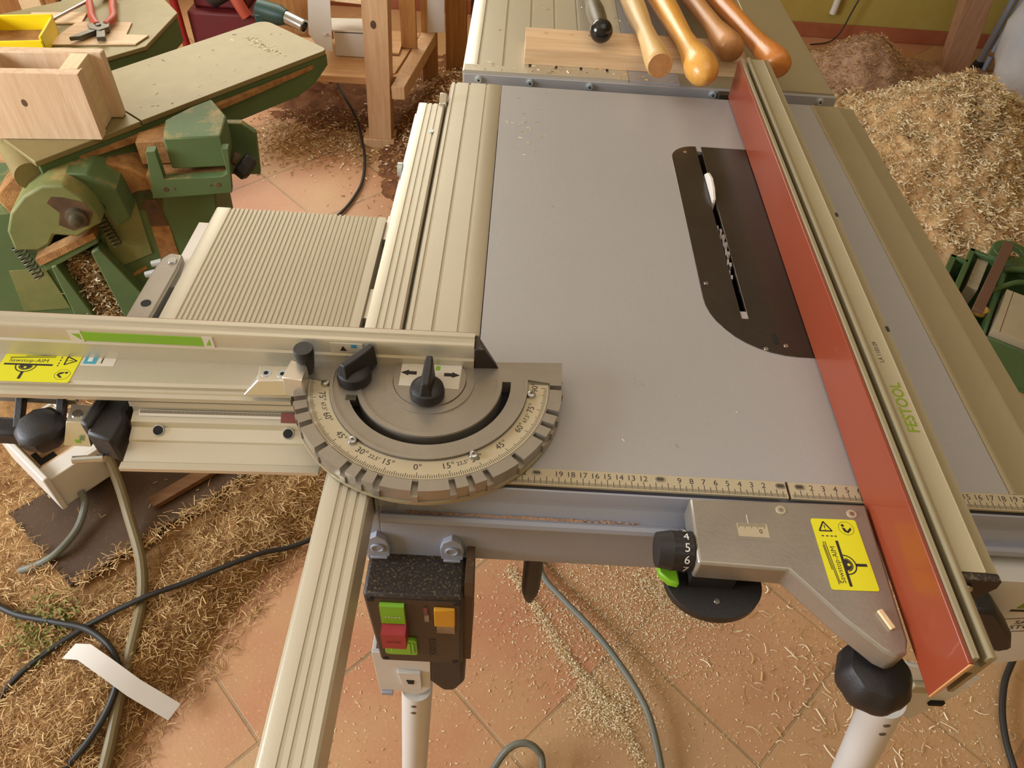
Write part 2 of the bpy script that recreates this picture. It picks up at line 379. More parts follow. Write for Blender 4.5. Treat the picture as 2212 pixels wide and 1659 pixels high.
for x in (-34.1, -27.6):
    b = MB('lilac_paint').prism([(x-.95, -9.6), (x-1.05, -8), (x-.75, -6.9), (x, -6.3), (x+.75, -6.9), (x+1.05, -8), (x+.95, -9.6)], -3.5, -2.9, 'y')
    b.lathe([(.62, 0), (.62, .18), (.42, .2), (.4, .1)], (x, -3.5, -8.1), (x, -4.5, -8.1), 24)
    b.box(x-.75, x+.75, -3.65, -3.3, -9.9, -9.6)
    b.build('bolt_boss', saw, bevel=.1)
# switch box
sb = MB('dusty_black').prism([(-35.1, -10.2), (-26.3, -10.2), (-26.3, -24.2), (-34.6, -24.2)], -7, -1.5, 'y').build('switch_box', saw, bevel=.35)
b = MB('brown_black').prism([(-34.75, -10.6), (-26.65, -10.6), (-26.7, -23.8), (-34.3, -23.8)], -7.08, -6.9, 'y')
for x, z in ((-34.4, -10.8), (-26.9, -10.9), (-27.1, -23.4), (-34.0, -23.4)): b.mat('void').cyl((x, -7.12, z), (x, -6.9, z), .32, None, 12)
b.mat('black_plastic').text('FESTOOL', .95, T(-29.3, -7.1, -20.3, 0, 90) @ Matrix.Rotation(R(-90), 4, 'Z'), ext=.03)
b.build('switch_panel', saw)
MB('green_button').prism([(-7.05, -11.2), (-7.45, -11.3), (-7.55, -14.4), (-7.05, -14.4)], -33.65, -31.5, 'x').mat('white_label').text('START', .5, T(-32.55, -7.53, -13.2, 0, 90), ext=.01).build('start_button', saw, bevel=.08)
MB('red_button').prism([(-7.05, -14.5), (-8.4, -14.9), (-8.5, -17.6), (-7.05, -18.2)], -33.65, -31.45, 'x').mat('dark_red').text('STOP', .55, T(-32.55, -8.47, -16.3, 0, 88), ext=.01).build('stop_button', saw, bevel=.1)
b = MB('green_button').prism(rrect(-33.8, -30.7, -21.6, -18.2, .4), -7.4, -7.05, 'y')
b.prism(rrect(-33.2, -31.3, -21.2, -18.6, .3), -7.5, -7.4, 'y').prism(rrect(-31.15, -30.95, -20.9, -18.8, .08), -7.55, -7.4, 'y')
b.build('stop_lock', saw, bevel=.06)
MB('yellow_button').prism([(-7.05, -11.6), (-7.4, -11.7), (-7.5, -14.7), (-7.05, -14.7)], -28.9, -27.05, 'x').build('reset_button', saw, bevel=.08)
b = MB('grey_label').box(-28.75, -27.1, -7.25, -7.05, -16.6, -14.75); b.build('button_plate', saw)
MB('red_rubber').box(-29.85, -29.5, -7.2, -7.05, -13, -11.8).mat('grey_label').box(-29.8, -29.4, -7.2, -7.05, -14.4, -13.2).build('indicator_lamp', saw)
MB('black_plastic').prism([(-30, -24), (-26.2, -24), (-26.2, -31), (-27.2, -33.6), (-28.6, -33.8), (-30.1, -31)], -6.3, -1.4, 'y').build('cable_gland', saw, bevel=.5)
MB('dark_board').box(-26.3, -25.6, -6.5, -1.4, -24, -8).build('side_panel', saw)
# legs
def leg(p, d, rot):
    lg = MB('leg_paint').cyl(p, d, 1.75, 1.75, 28)
    ax = (Vector(d)-Vector(p)).normalized()
    lg = lg.build('leg', saw)
    q = Vector(p)+ax*1.0
    for t in (1.6, 3.6):
        c = Vector(p)+ax*t
        f = Vector((-.1, -1, .25)); f = (f-ax*f.dot(ax)).normalized()
        MB('tool_steel').cyl(c+f*1.7, c+f*1.8, .32, .3, 10).build('pin_button', lg)
    MB('black_plastic').cyl(Vector(d)-ax*2.5, d, 2.1, 2.1, 20).build('foot_cap', lg)
leg((-31.6, -5.2, -35.5), (-34.5, -6.2, -90), 0)
b = MB('leg_paint').prism([(-35.6, -24.0), (-29.7, -24.3), (-29.9, -33), (-30.6, -34.4), (-31.6, -35.4), (-32.6, -35.2), (-33.2, -34.2), (-35.6, -34.2)], -6.3, -5.9, 'y')
b.prism([(-5.9, -24.2), (-2, -24.2), (-2, -34), (-5.9, -34.2)], -35.6, -35.2, 'x')
b.prism([(-33.2, -28.0), (-30.8, -28.2), (-30.8, -32.6), (-32.8, -32.4)], -6.7, -6.3, 'y').mat('void').prism([(-32.4, -29.9), (-31.5, -29.9), (-31.6, -31), (-32.2, -31)], -6.75, -6.65, 'y').mat('lilac_paint').box(-35.4, -34.1, -6.6, -5.7, -35, -34.3)
b.build('leg_bracket', saw, bevel=.2)
leg((11.6, -11.4, -16), (27.5, -14.5, -90), 0)
b = MB('leg_paint').prism([(11.5, -10.8), (19.2, -13.2), (19.0, -17.5), (17.6, -24.0), (13, -18.2), (11, -16)], -10.4, -10, 'y').mat('aluminium_shaded').box(13.5, 16, -11, -10.4, -15.5, -14).mat('void').box(17.2, 18.6, -10.7, -10.3, -19.2, -18.4)
b.build('leg_bracket', saw, bevel=.15)
leg((-30, 62, -30), (-45, 78, -90), 0); leg((24, 62, -30), (40, 76, -90), 0)
# crank handle and right-hand cover
MB('black_plastic').lathe([(.9, 0), (.92, 4), (.9, 6.6), (.78, 8), (.35, 9.6), (.06, 10.2)], (-20.2, -2.0, -9.6), (-20.1, -2.2, -20), 20).build('crank_handle', saw)
b = MB('leg_paint').prism([(14.6, -4.5), (26.4, -4.5), (28.5, -10), (30, -19), (25.8, -21), (20, -17), (15, -10)], -5.6, -3.1, 'y')
b.mat('brand_green').prism([(22.3, -8.0), (27, -7.7), (27.2, -8.7), (22.1, -9.0)], -5.64, -5.6, 'y').mat('ink')
b.prism([(21.8, -9.3), (27, -9.1), (27, -9.4), (21.8, -9.65)], -5.64, -5.6, 'y')
Q = T(24.6, -5.63, -12.0, 0, 90) @ Matrix.Rotation(R(12), 4, 'Z')
b.M = Q
for r0 in (rrect(-2.5, 2.5, -1.3, 1.3, .5),):
    for i in range(len(r0)):
        p, q = r0[i], r0[(i+1) % len(r0)]
        n = Vector((q[1]-p[1], p[0]-q[0])).normalized()*.1 if Vector(p) != Vector(q) else Vector((0, 0))
        b.add([(p[0], p[1], .01), (q[0], q[1], .01), (q[0]+n.x, q[1]+n.y, .01), (p[0]+n.x, p[1]+n.y, .01)], [(0, 1, 2, 3)])
b.text('SAW', 1.0, Matrix.Translation((0, .5, 0)), ext=.01).text('STOP', 1.05, Matrix.Translation((0, -.5, 0)), ext=.01); b.M = None
b.build('side_cover', saw, bevel=.3)
MB('black_plastic').prism([(15.0, -4.6), (17.0, -4.8), (20.6, -9.0), (21.9, -11.4), (20.8, -12.2), (18, -10.4), (15, -8)], -8.4, -6.2, 'y').build('release_lever', saw, bevel=.4)
MB('leg_paint').lathe([(1.1, 0), (1.0, .5), (.6, .8)], (18.6, -3.0, -6.0), (18.6, -4, -6.0), 20).build('bolt_boss', saw)

# ---------------------------------------------------------------- warning label shared by the two fences (portrait, 3.6 x 6.1)
def warning(b, M):
    o = b.M; b.M = M
    b.mat('yellow_label').prism(rrect(-1.8, 1.8, -3.05, 3.05, .2), 0, .02).mat('ink'); z = .025
    def bar(pts): b.add([(x, y, z) for x, y in pts], [tuple(range(len(pts)))])
    def seg(p, q, t):
        d = (Vector(q)-Vector(p)).normalized()*t; n = (-d.y, d.x)
        bar([(p[0]-n[0], p[1]-n[1]), (q[0]-n[0], q[1]-n[1]), (q[0]+n[0], q[1]+n[1]), (p[0]+n[0], p[1]+n[1])])
    def ring(cx, cy, r0, r1, a0, a1, n=24):
        for i in range(n):
            a, e = R(a0+(a1-a0)*i/n), R(a0+(a1-a0)*(i+1)/n)
            bar([(cx+r*math.cos(t), cy+r*math.sin(t)) for r, t in ((r0, a), (r1, a), (r1, e), (r0, e))])
    for p, q in (((-1.35, 1.95), (-.35, 1.95)), ((-.35, 1.95), (-.85, 2.8)), ((-.85, 2.8), (-1.35, 1.95))): seg(p, q, .06)
    seg((-.85, 2.5), (-.85, 2.2), .04); ring(-.85, 2.07, 0, .05, 0, 360, 8)
    ring(.85, 2.25, .58, .61, 0, 360); ring(.62, 2.5, 0, .13, 0, 360, 10)
    bar([(.5, 2.35), (.75, 2.25), (.85, 2.0), (1.2, 2.35), (1.25, 2.15), (.9, 1.8), (.6, 1.95)])
    for x in (-1.3, -.95, -.6, -.3): seg((x, 1.5), (x+.18, 1.5), .05)
    seg((-.25, 1.1), (-.25, -2.75), .11)                      # fence bar of the pictogram
    ring(-.15, -.95, .75, .85, -90, 90); ring(-.15, -.95, .5, .58, -80, 80); ring(-.15, -.95, 0, .48, -90, 90)
    seg((.65, -.95), (1.5, -.95), .12)
    b.mat('yellow_label'); z = .03; ring(.1, -.95, 0, .12, 0, 360, 12); z = .025; b.mat('ink')
    b.text('Sawstop-AIM', .58, Matrix.Translation((-.72, -.95, 0)) @ Matrix.Rotation(R(90), 4, 'Z'), ext=z)
    seg((-1.35, 1.0), (-1.1, -2.6), .03); seg((-1.2, 1.0), (-1.0, -2.5), .03); seg((-1.42, .7), (-1.3, -1.4), .03)
    b.M = o
# ---------------------------------------------------------------- rip fence
rf = thing('rip_fence', 'long rip fence with orange brown face strip clamped across the saw table', 'fence', (7, 20, 0))
F = T(5.75, -17.2, 0, -.7)
MB('phenolic', F).box(0, .32, 0, 86, .15, 5.6).mat('phenolic_edge').box(.0, .32, -.12, 0, .15, 5.6).build('face_strip', rf, bevel=.06)
MB('aluminium_shaded', F).prism([(.34, .3), (.34, 5.85), (.66, 5.85), (.7, 5.3), (.5, 5.2), (.5, 4.5), (1.45, 4.5), (1.45, 5.2), (1.22, 5.3), (1.24, 5.95), (1.4, 6.0), (1.6, 5.95), (1.74, 5.9), (1.74, .3), (1.4, .3), (1.4, 3.6), (.7, 3.6), (.7, .3)], .3, 86.3, 'y').build('fence_profile', rf)
b = MB('aluminium_shaded', F).prism([(1.76, .3), (1.76, 5.88), (3.3, 5.88), (3.4, 5.95), (3.5, 5.88), (4.25, 5.82), (4.4, 5.5), (4.4, .3)], 6.3, 86, 'y')
b.mat('brand_green').text('FESTOOL', 1.3, T(2.62, 21.1, 5.89, 90), ext=0).mat('ink').text('LA 1103.09', .55, T(2.35, 27.4, 5.89, 90), ext=0)
for y in (30.2, 48.0): b.mat('ink').prism(rrect(4.0, 4.3, y, y+.7, .12), 5.8, 5.87)
b.build('base_profile', rf)
MB('dusty_black', F).prism([(1.8, 5.85), (4.35, 5.8), (4.5, 4.9), (2.6, .6), (1.8, .6)], 5.7, 6.3, 'y').mat('steel').cyl((2.3, 5.4, 4.9), (2.3, 5.7, 4.9), .4, .4, 14).build('end_cap', rf, bevel=.1)
b = MB('cast_metal').prism([(-8.6, -2.6), (5.75, -2.3), (5.4, -13.6), (5.0, -14.6), (4.2, -14.9), (3.4, -14.5), (1.2, -12.3), (-1.9, -8.6), (-8.7, -8.4)], -1.6, .7)
hd = b.build('clamp_head', rf, bevel=.22)
b = MB('cast_metal')
b.prism([(-5.7, -6.2), (-2.2, -6.2), (-2.1, -4.0), (-5.7, -4.0)], .705, .71).mat('scale_cream').prism([(-5.2, -5.9), (-2.8, -5.9), (-2.8, -4.7), (-5.2, -4.7)], .71, .72).mat('ink')
for i in range(22): b.box(-5.1+i*.1, -5.07+i*.1, -5.0 if i % 5 else -5.15, -4.72, .72, .725)
b.text('0', .55, T(-3.4, -5.4, .725)).mat('white_ink').box(-4.3, -4.25, -4.7, -3.9, .71, .715)
b.build('viewing_window', hd)
for x, y in ((-1.4, -3.3), (4.3, -3.3)): MB('scale_cream').cyl((x, y, .6), (x, y, .76), .42, .38, 16).mat('steel').cyl((x, y, .76), (x, y, .78), .2, .2, 10).build('screw', hd)
b = MB('yellow_label'); warning(b, T(2.65, -6.95, .72, 1)); b.build('warning_label', hd)
# micro-adjust dial, numbers run round its barrel
b = MB('black_plastic'); n = 48; vs = []; cy, cz, r = -6.6, -.75, 1.55
for i in range(n):
    a = 2*math.pi*i/n; rr = r-(.07 if i % 4 == 0 else 0); vs.append((cy+rr*math.cos(a), cz+rr*math.sin(a)))
b.prism(vs, -10.3, -8.75, 'x').cyl((-11.4, cy, cz), (-10.3, cy, cz), 1.35, 1.55, 48).mat('white_ink')
for j, dg in enumerate('2345678'):
    a = 118+(-3+j)*-0+(j-3)*33
    d = Vector((0, -math.cos(R(180-a)), math.sin(R(a))))
    ang = R(68+(j-3)*34)
    pos = Vector((-9.35, cy-r*math.cos(ang)*1.01, cz+r*math.sin(ang)*1.01))
    nrm = Vector((0, -math.cos(ang), math.sin(ang))); tx = Vector((1, 0, 0)); ty = nrm.cross(tx)
    Mx = Matrix((tx, ty, nrm)).transposed().to_4x4(); Mx.translation = pos
    b.text('8765432'[j], .95, Mx, ext=.02)
b.build('adjuster_dial', rf)
b = MB('black_plastic').prism([(-10.2, -5)]+[(-6.4-3.85*math.cos(R(a))*(1 if a < 90 else 1), -7.6-3.15*math.sin(R(a))) for a in range(0, 181, 6)]+[(-2.6, -5)], -4.2, -3.4)
b.prism([(-8.6, -4), (-8.6, -8.2), (-5, -8.2), (-5, -4)], -3.5, -1.5).mat('steel').cyl((-6.4, -9.3, -3.42), (-6.4, -9.3, -3.36), .25, .25, 12)
b.build('clamp_lever', rf, bevel=.2)
MB('green_button').prism([(-11, -6.6), (-10.9, -7.6), (-10.2, -8.3), (-9.4, -8.5), (-9.4, -6.6)], -3.3, -2.5).build('lever_tab', rf, bevel=.15)
# star knob under the tip
b = MB('black_plastic'); prof = [(1.1, 0), (2.2, -.3), (2.75, -1.2), (2.8, -2.2), (2.5, -3.0), (1.8, -3.4), (.3, -3.5)]
n = 40; vs = []
for rr, h in prof:
    for i in range(n):
        a = 2*math.pi*i/n; q = rr*.94*(1+.03*math.cos(8*a)*(rr > 1.5)); vs.append((4.6+q*math.cos(a), -14.4+q*math.sin(a), -2.2+h))
fs = [(j*n+i, j*n+(i+1) % n, (j+1)*n+(i+1) % n, (j+1)*n+i) for j in range(len(prof)-1) for i in range(n)]
b.add(vs, fs+[tuple(range(n))[::-1], tuple(range((len(prof)-1)*n, len(prof)*n))]).cyl((4.6, -13.6, -2.4), (4.6, -13.6, -1.4), .8)
b.build('star_knob', rf)
MB('pine_end', T(4.2, -12.2, .72, 112)).box(-.75, .75, -.2, .2, 0, .25).build('wood_chip', bevel=.05, label='single pale wood chip lying on the cast metal clamp head', cat='wood chip')
# ---------------------------------------------------------------- mitre gauge with its cross-cut fence
mg = thing('mitre_gauge', 'half round cast metal mitre gauge carrying a long silver cross-cut fence', 'mitre gauge', (-40, 6, 0))
c = (-30.4, 7.4); z0, z1 = .5, 1.9
b = MB('cast_metal')
b.arc(c, 3.2, 6.35, -95, 95, z0, z1).arc(c, 7.1, 8.55, -95, 95, z0, z1)
b.arc(c, 6.35, 7.1, 93, 104, z0, z1, 8).arc(c, 6.35, 7.1, -104, -70, z0, z1, 12)
b.arc(c, 8.55, 10.55, -95, 95, z0, z1-.22)
ang = [-90, -75, -67.5, -60, -45, -30, -22.5, -15, 0, 15, 22.5, 30, 45, 60, 67.5, 75, 90]
lo = -97
for a in ang+[99]:
    w_ = 1.35
    if a-w_ > lo: b.arc(c, 10.55, 11.6, lo, a-w_ if a < 99 else 97, z0, z1, max(2, int((a-lo)/2)))
    if a < 99: b.arc(c, 10.5, 11.75, a-w_, a+w_, z0, z0+.75, 4)
    lo = a+w_
b.prism([(-42.1, 7.2), (-41.9, 8.9), (-36, 9.35), (-18.75, 10.5), (-18.75, 8.1), (-19.9, 7.9), (-22, 8.2), (-22.9, 7.9), (-24, 7.9), (-24.2, 8.0), (-27, 7.6), (-33.5, 7.4), (-37, 7.0), (-39, 6.6)], z0, z1-.01)
b.cyl((c[0], c[1], z0), (c[0], c[1], 2.15), 3.25, 3.15, 48)
b.arc(c, 3.2, 3.9, -95, 95, z1, z1+.12).arc(c, 5.9, 6.3, -80, 95, z1, z1+.1).arc(c, 8.3, 8.6, -95, 95, z1, z1+.12)
b.mat('void').arc(c, 6.35, 7.1, -95, 95, z0-.15, z0+.02)
b.mat('aluminium_shaded').arc(c, 11.0, 11.72, -80, 80, z0-.35, z0)
prot = b.build('protractor_plate', mg)
b = MB('scale_cream').arc(c, 8.65, 10.4, -92, 92, z1-.22, z1-.16, 96).mat('ink')
for a in range(-90, 91):
    l = .55 if a % 15 == 0 else (.42 if a % 5 == 0 else .3); b.arc(c, 10.3-l, 10.3, a-.12, a+.12, z1-.16, z1-.15, 1)
for a, s in ((-90, '90'), (-75, '75'), (-67.5, '67,5'), (-60, '60'), (-45, '45'), (-30, '30'), (-22.5, '22,5'), (-15, '15'), (0, '0'), (15, '15'), (22.5, '22,5'), (30, '30'), (45, '45'), (60, '60'), (67.5, '67,5'), (75, '75'), (90, '90')):
    t = R(a); b.text(s+'°', .5 if ',' in s else .78, T(c[0]+9.25*math.sin(t), c[1]-9.25*math.cos(t), z1-.15, a), ext=0)
b.build('angle_scale', prot)
for a in (-84, -38, 29, 84):
    t = R(a); x, y = c[0]+8.95*math.sin(t), c[1]-8.95*math.cos(t)
    MB('steel').lathe([(.42, 0), (.42, .12), (.32, .3), (.1, .36)], (x, y, z1-.17), (x, y, 3), 16).mat('tool_steel').cyl((x, y, z1+.17), (x, y, z1+.21), .13, .13, 6).build('screw', prot)
b = MB('white_label').prism([(-33, 6.4), (-27.8, 6.3), (-27.7, 9.3), (-33, 9.0)], 2.16, 2.17).mat('ink')
for s in (-1, 1):
    cx = -30.4+s*1.7; b.prism([(cx-s*.5, 7.75), (cx+s*.2, 7.75), (cx+s*.2, 7.6), (cx+s*.9, 7.95), (cx+s*.2, 8.3), (cx+s*.2, 8.15), (cx-s*.5, 8.15)], 2.17, 2.18)
b.mat('green_label').box(-30.0, -29.6, 8.4, 8.9, 2.17, 2.18)
b.build('arrow_label', prot)
def wing(x, y, rz, z):
    M = T(x, y, z, rz)
    b = MB('black_plastic', M).lathe([(1.45, 0), (1.5, .5), (1.4, 1.0), (1.05, 1.3), (.3, 1.4)], (0, 0, 0), (0, 0, 1), 32)
    b.prism([(-.6, -1.3), (.6, -1.3), (.85, .4), (.55, 1.6), (.4, 2.4), (-.4, 2.4), (-.55, 1.6), (-.85, .4)], .3, 2.5, top=[(-.3, -1.1), (.3, -1.1), (.36, .3), (.34, 1.6), (.28, 2.3), (-.28, 2.3), (-.34, 1.6), (-.36, .3)])
    return b.build('wing_knob', mg, bevel=.12)
wing(-30.4, 5.5, 0, 2.15); wing(-36.9, 7.1, -38, 1.9)
MB('tool_steel').box(-37.3, -36.4, 4.6, 5.2, 1.5, 1.92).build('slot_pointer', mg)
# fence, turned one degree against the table
G = T(-35, 10.45, 0, 1.0)
b = MB('aluminium', G).prism([(.55, .35), (.55, 4.35), (.4, 4.5), (-.1, 4.5), (-.2, 4.3), (-.75, 4.3), (-.85, 4.5), (-1.2, 4.5), (-1.3, 4.35), (-1.3, 3.0), (-1.45, 2.8), (-1.45, .35)], -46, 8.3, 'x')
for x0, x1, y0, y1 in (): pass
b.mat('red_rubber').box(-46, 8.3, .55, .6, 3.9, 4.35)
b.build('fence_profile', mg)
b = MB('green_label', G).box(-25.5, -15.2, -1.37, -1.3, 3.1, 4.1).mat('white_label').box(-26.6, -25.5, -1.36, -1.3, 2.9, 4.2).box(-15.2, -14.3, -1.36, -1.3, 2.9, 4.2).mat('green_label')
b.prism([(-26.3, 3.9), (-25.7, 3.9), (-25.7, 3.2)], -1.38, -1.36, 'y').prism([(-15.0, 3.2), (-14.6, 3.9), (-14.6, 3.2)], -1.38, -1.36, 'y')
b.build('green_strip', mg)
MB('white_label', G).box(-4.2, -1.4, -1.36, -1.3, 3.1, 4.2).mat('blue_label').box(-2.4, -1.9, -1.37, -1.36, 3.7, 4.1).mat('ink').prism([(-3.4, 3.3), (-3.1, 3.9), (-2.8, 3.3)], -1.37, -1.36, 'y').build('small_label', mg)
MB('dusty_black', G).prism([(8.3, -1.4), (8.3, .5), (9.0, .5), (11.6, -1.3)], .1, 4.2, top=[(8.3, -1.4), (8.3, .5), (8.6, .5), (9.2, -1.3)]).build('fence_tip', mg, bevel=.1)
# carrier bar under the fence
H = T(-42, 8.0, 0, 2.2)
b = MB('aluminium', H).prism([(2.3, 1.05), (-1.5, 1.05), (-1.75, .85), (-1.75, .5), (-2.0, .45), (-2.1, .25), (-2.5, .2), (-2.55, -.2), (-1.7, -.3), (2.3, -.3)], -29, -.5, 'x')
b.build('carrier_bar', mg)
b = MB('yellow_label'); warning(b, T(-64.6, 7.1, 1.06, -88) @ Matrix.Diagonal((.98, 1.08, 1, 1))); b.build('warning_label', mg)
MB('white_label', H).box(-19.2, -16.3, .3, 2.2, 1.05, 1.07).mat('blue_label').box(-19.0, -17.9, .5, 1.9, 1.07, 1.08).mat('white_ink').box(-18.7, -18.3, .8, 1.6, 1.08, 1.085).mat('ink').box(-17.5, -17.4, .6, 1.5, 1.07, 1.08).build('small_label', mg)
# end stop block
b = MB('aluminium_bright').prism([(-46.3, 5.1), (-41.6, 5.4), (-41.8, 7.9), (-45.6, 7.7)], 1.06, 2.4, top=[(-44.9, 5.8), (-41.8, 6.0), (-42.0, 7.8), (-45.2, 7.6)])
b.prism([(-42.6, 5.4), (-40.8, 5.1), (-40.8, 7.0), (-42.3, 7.6)], 1.06, 3.4)
sbk = b.build('stop_block', mg, bevel=.12)
for x in (-44.4, -43.0): MB('zinc').cyl((x, 6.7, 2.3), (x, 6.7, 2.44), .5, .45, 16).mat('void').cyl((x, 6.7, 2.44), (x, 6.7, 2.46), .22, .22, 6).build('screw', sbk)
MB('black_plastic').lathe([(.5, 0), (.62, .4), (.85, 2.2), (.85, 2.7), (.8, 2.8)], (-41.1, 7.7, 1.9), (-41.1, 7.7, 5), 20).build('stop_knob', mg)
# lower rail with tape and holes
b = MB('aluminium', H).prism([(-1.0, -.3), (-2.4, -.5), (-2.5, -1.0), (-2.2, -1.2), (-2.3, -1.8), (-3.3, -2.1), (-3.5, -2.6), (-4.6, -3.0), (-4.7, -3.2), (-6.6, -3.5), (-6.8, -3.3), (-7.5, -3.3), (-7.5, -3.7), (-6, -4.4), (2, -4.4), (2, -.3)], -14.6, 2.2, 'x')
b.mat('white_label').prism([(-2.35, -1.55), (-2.75, -1.9), (-2.8, -1.88), (-2.38, -1.52)], -14, 2, 'x').mat('ink')
for i in range(150): b.prism([(-2.42, -1.55), (-2.62, -1.72), (-2.62, -1.70), (-2.42, -1.53)], -13.9+i*.1, -13.86+i*.1, 'x')
b.mat('red_rubber').prism([(-2.38, -1.5), (-3.05, -2.0), (-3.1, -1.97), (-2.4, -1.46)], -1.6, 1.2, 'x')
lr = b.build('lower_rail', mg)
for x in (-12.2, -.9): MB('steel', H).cyl((x, -3.75, -2.75), (x, -3.85, -2.55), .55, .5, 18).mat('void').cyl((x, -3.8, -2.65), (x, -3.89, -2.5), .42, .42, 18).build('rail_hole', mg)
# length stop clamp at the far left
MB('aluminium_bright').box(-70, -61.8, 5.9, 7.5, -2.6, -1.6).build('clamp_bar', mg, bevel=.2)
for x in (-67.0, -63.4): MB('black_plastic').prism([(7.4, -1.4), (5.8, -1.4), (3.6, -3.2), (3.9, -3.8), (6, -2.2), (7.4, -2.2)], x, x+.7, 'x').build('clamp_arm', mg, bevel=.1)
b = MB('black_plastic').lathe([(1.0, 0), (1.9, .3), (2.2, 1.6), (2.0, 2.3), (1.2, 2.7)], (-64.2, 3.6, -4.6), (-64.5, 3.2, 0), 9)
b.box(-71, -66, 3.2, 5.2, -5.4, -3.6); b.build('clamp_knob', mg, bevel=.4)
MB('aluminium_bright').prism([(-62.2, 2.4), (-59.8, 2.4), (-59.6, 5.4), (-62.2, 5.4)], -3.8, -1.7, top=[(-61.6, 3.4), (-60.0, 3.4), (-59.8, 5.4), (-62.0, 5.4)]).mat('green_label').box(-60.9, -60.4, 2.36, 2.4, -3.3, -2.8).build('clamp_block', mg, bevel=.15)
MB('steel').cyl((-61.0, 4.3, -1.75), (-61.0, 4.3, -1.55), .5, .42, 16).build('clamp_screw', mg)
b = MB('black_plastic').prism([(-59.4, 2.2), (-57.0, 1.5), (-56.7, 4.0), (-57.2, 5.0), (-56.9, 6.4), (-57.4, 7.3), (-59.6, 7.3)], -4.6, -1.6).prism([(-60.2, 3), (-59.2, 2.6), (-58.8, 7.2), (-59.8, 7.4)], -4.4, -1.2); b.build('rail_end_cap', mg, bevel=.3)
MB('steel').cyl((-61.2, 1.4, -4.5), (-58.6, 1.7, -4.4), .35, .35, 14).build('clamp_bolt', mg)
# ---------------------------------------------------------------- sliding table
st = thing('sliding_table', 'sliding table of ribbed aluminium plate on a long grooved guide rail', 'sliding table', (-40, 20, -5))
b = MB('aluminium').prism([(-38.3, -2.4), (-38.3, -1.7), (-37.85, -1.6), (-37.85, -1.2), (-37.7, -.1), (-37.5, 0), (-36.6, 0), (-36.55, -.15), (-36.35, -.15), (-36.3, 0), (-35.9, 0), (-35.85, -.15), (-35.65, -.15), (-35.6, 0), (-35.1, 0), (-35.05, -.15), (-34.9, -.15), (-34.85, 0), (-34.3, 0), (-34.1, -.15), (-34.1, -3.6), (-38, -3.6)], -75, 61.5, 'y')
b.build('guide_rail', st)
for y in (53.8,): MB('zinc').cyl((-35.2, y, -.05), (-35.2, y, .08), .42, .38, 14).build('rail_screw', st)
MB('zinc').cyl((-38.6, 46, -1.2), (-38.0, 46, -1.2), .9, .9, 16).build('rail_bolt', st)
MB('aluminium_bright').prism([(61.2, -3), (61.2, .2), (63.0, .9), (63.6, .4), (62.2, -3)], -34.9, -33.9, 'x').build('rail_end_plate', st, bevel=.1)
pts = [(-57.4, -1.6), (-57.4, -.1), (-57.2, 0), (-55.9, 0)]; n = 34
for i in range(n):
    x = -55.8+i*.5
    pts += [(x, -.02), (x+.06, -.17), (x+.2, -.17), (x+.26, .02)]
pts += [(-38.7, 0), (-38.2, -.05), (-38.2, -1.6)]
MB('aluminium').prism(pts, 10.9, 33.9, 'y').build('ribbed_plate', st)
b = MB('cast_metal').prism([(-61.2, 11), (-58.8, 11), (-58.6, 23.8), (-58.9, 26.2), (-60.3, 26.4), (-60.9, 25.4), (-61.1, 23.0)], -2.6, -.9)
br = b.build('side_bracket', st, bevel=.25)
for x, y in ((-59.6, 25.0),): MB('steel').cyl((x, y, -.95), (x, y, -.75), .5, .45, 14).build('screw', br)
MB('void').cyl((-59.9, 18.2, -.95), (-59.9, 18.2, -.86), .5, .5, 16).build('bracket_hole', br)
for y in (23.4, 25.2): MB('zinc').cyl((-61.9, y-.3, -1.4), (-60.9, y, -1.3), .32, .4, 10).build('side_screw', br)
MB('black_plastic').box(-58.7, -57.4, 11, 27, -4, -2).build('slide_block', st)
MB('paper').box(-59.7, -58.2, 22, 33.4, -2.6, -1.9).build('cover_plate', st)
MB('black_plastic').box(-57, -39, 11, 32, -6, -1.7).build('carriage', st)
for y in (20, 33): MB('aluminium_bright').box(-38.2, -37.7, y-2.5, y+2, -1.4, -.5).build('roller_guide', st, bevel=.1)
MB('black_plastic').box(-37.9, -34.6, 1, 60, -9, -3.65).build('rail_carrier', st)
# ---------------------------------------------------------------- outfeed extension table
ex = thing('extension_table', 'grooved aluminium extension table behind the saw with bolts along its front edge', 'extension table', (-4, 100, -2))
pts = [(-32.5, -2.4), (-32.5, -.2), (-32.2, 0)]
for x in (-30.2, -26.45, -22.4, -18.45, -14.6, -10.6): pts += [(x-.22, 0), (x-.2, -.3), (x+.2, -.3), (x+.22, 0)]
pts += [(-7.55, 0), (-7.55, -2.4)]
MB('aluminium').prism(pts, 72.6, 150, 'y').box(-32.3, -7.55, 72.55, 74.6, -2.3, .03).build('grooved_panel', ex)
MB('plate_grey').box(-7.5, .25, 72.6, 150, -2.4, -.03).build('centre_panel', ex)
MB('aluminium_shaded').prism([(.3, -2.4), (.3, 0), (15, 0), (15.1, -.1), (15.3, -.1), (15.4, 0), (23.5, -.05), (24.1, -.6), (24.1, -2.4)], 72.6, 150, 'y').build('side_panel', ex)
MB('plate_grey').box(-32.3, 24, 71.9, 72.6, -6.5, -.3).build('front_edge', ex, bevel=.06)
for x in (-30.0, -22.3, -13.3, 5.3, 21.6):
    MB('zinc').lathe([(.62, 0), (.62, .12), (.45, .15), (.45, .5)], (x, 71.95, -1.0), (x, 70, -1.0), 16).mat('void').cyl((x, 71.46, -1.0), (x, 71.42, -1.0), .17, .17, 6).build('bolt', ex)
MB('tool_steel').box(6.0, 8.4, 70.6, 71.9, -1.6, -.4).build('rear_clip', ex)
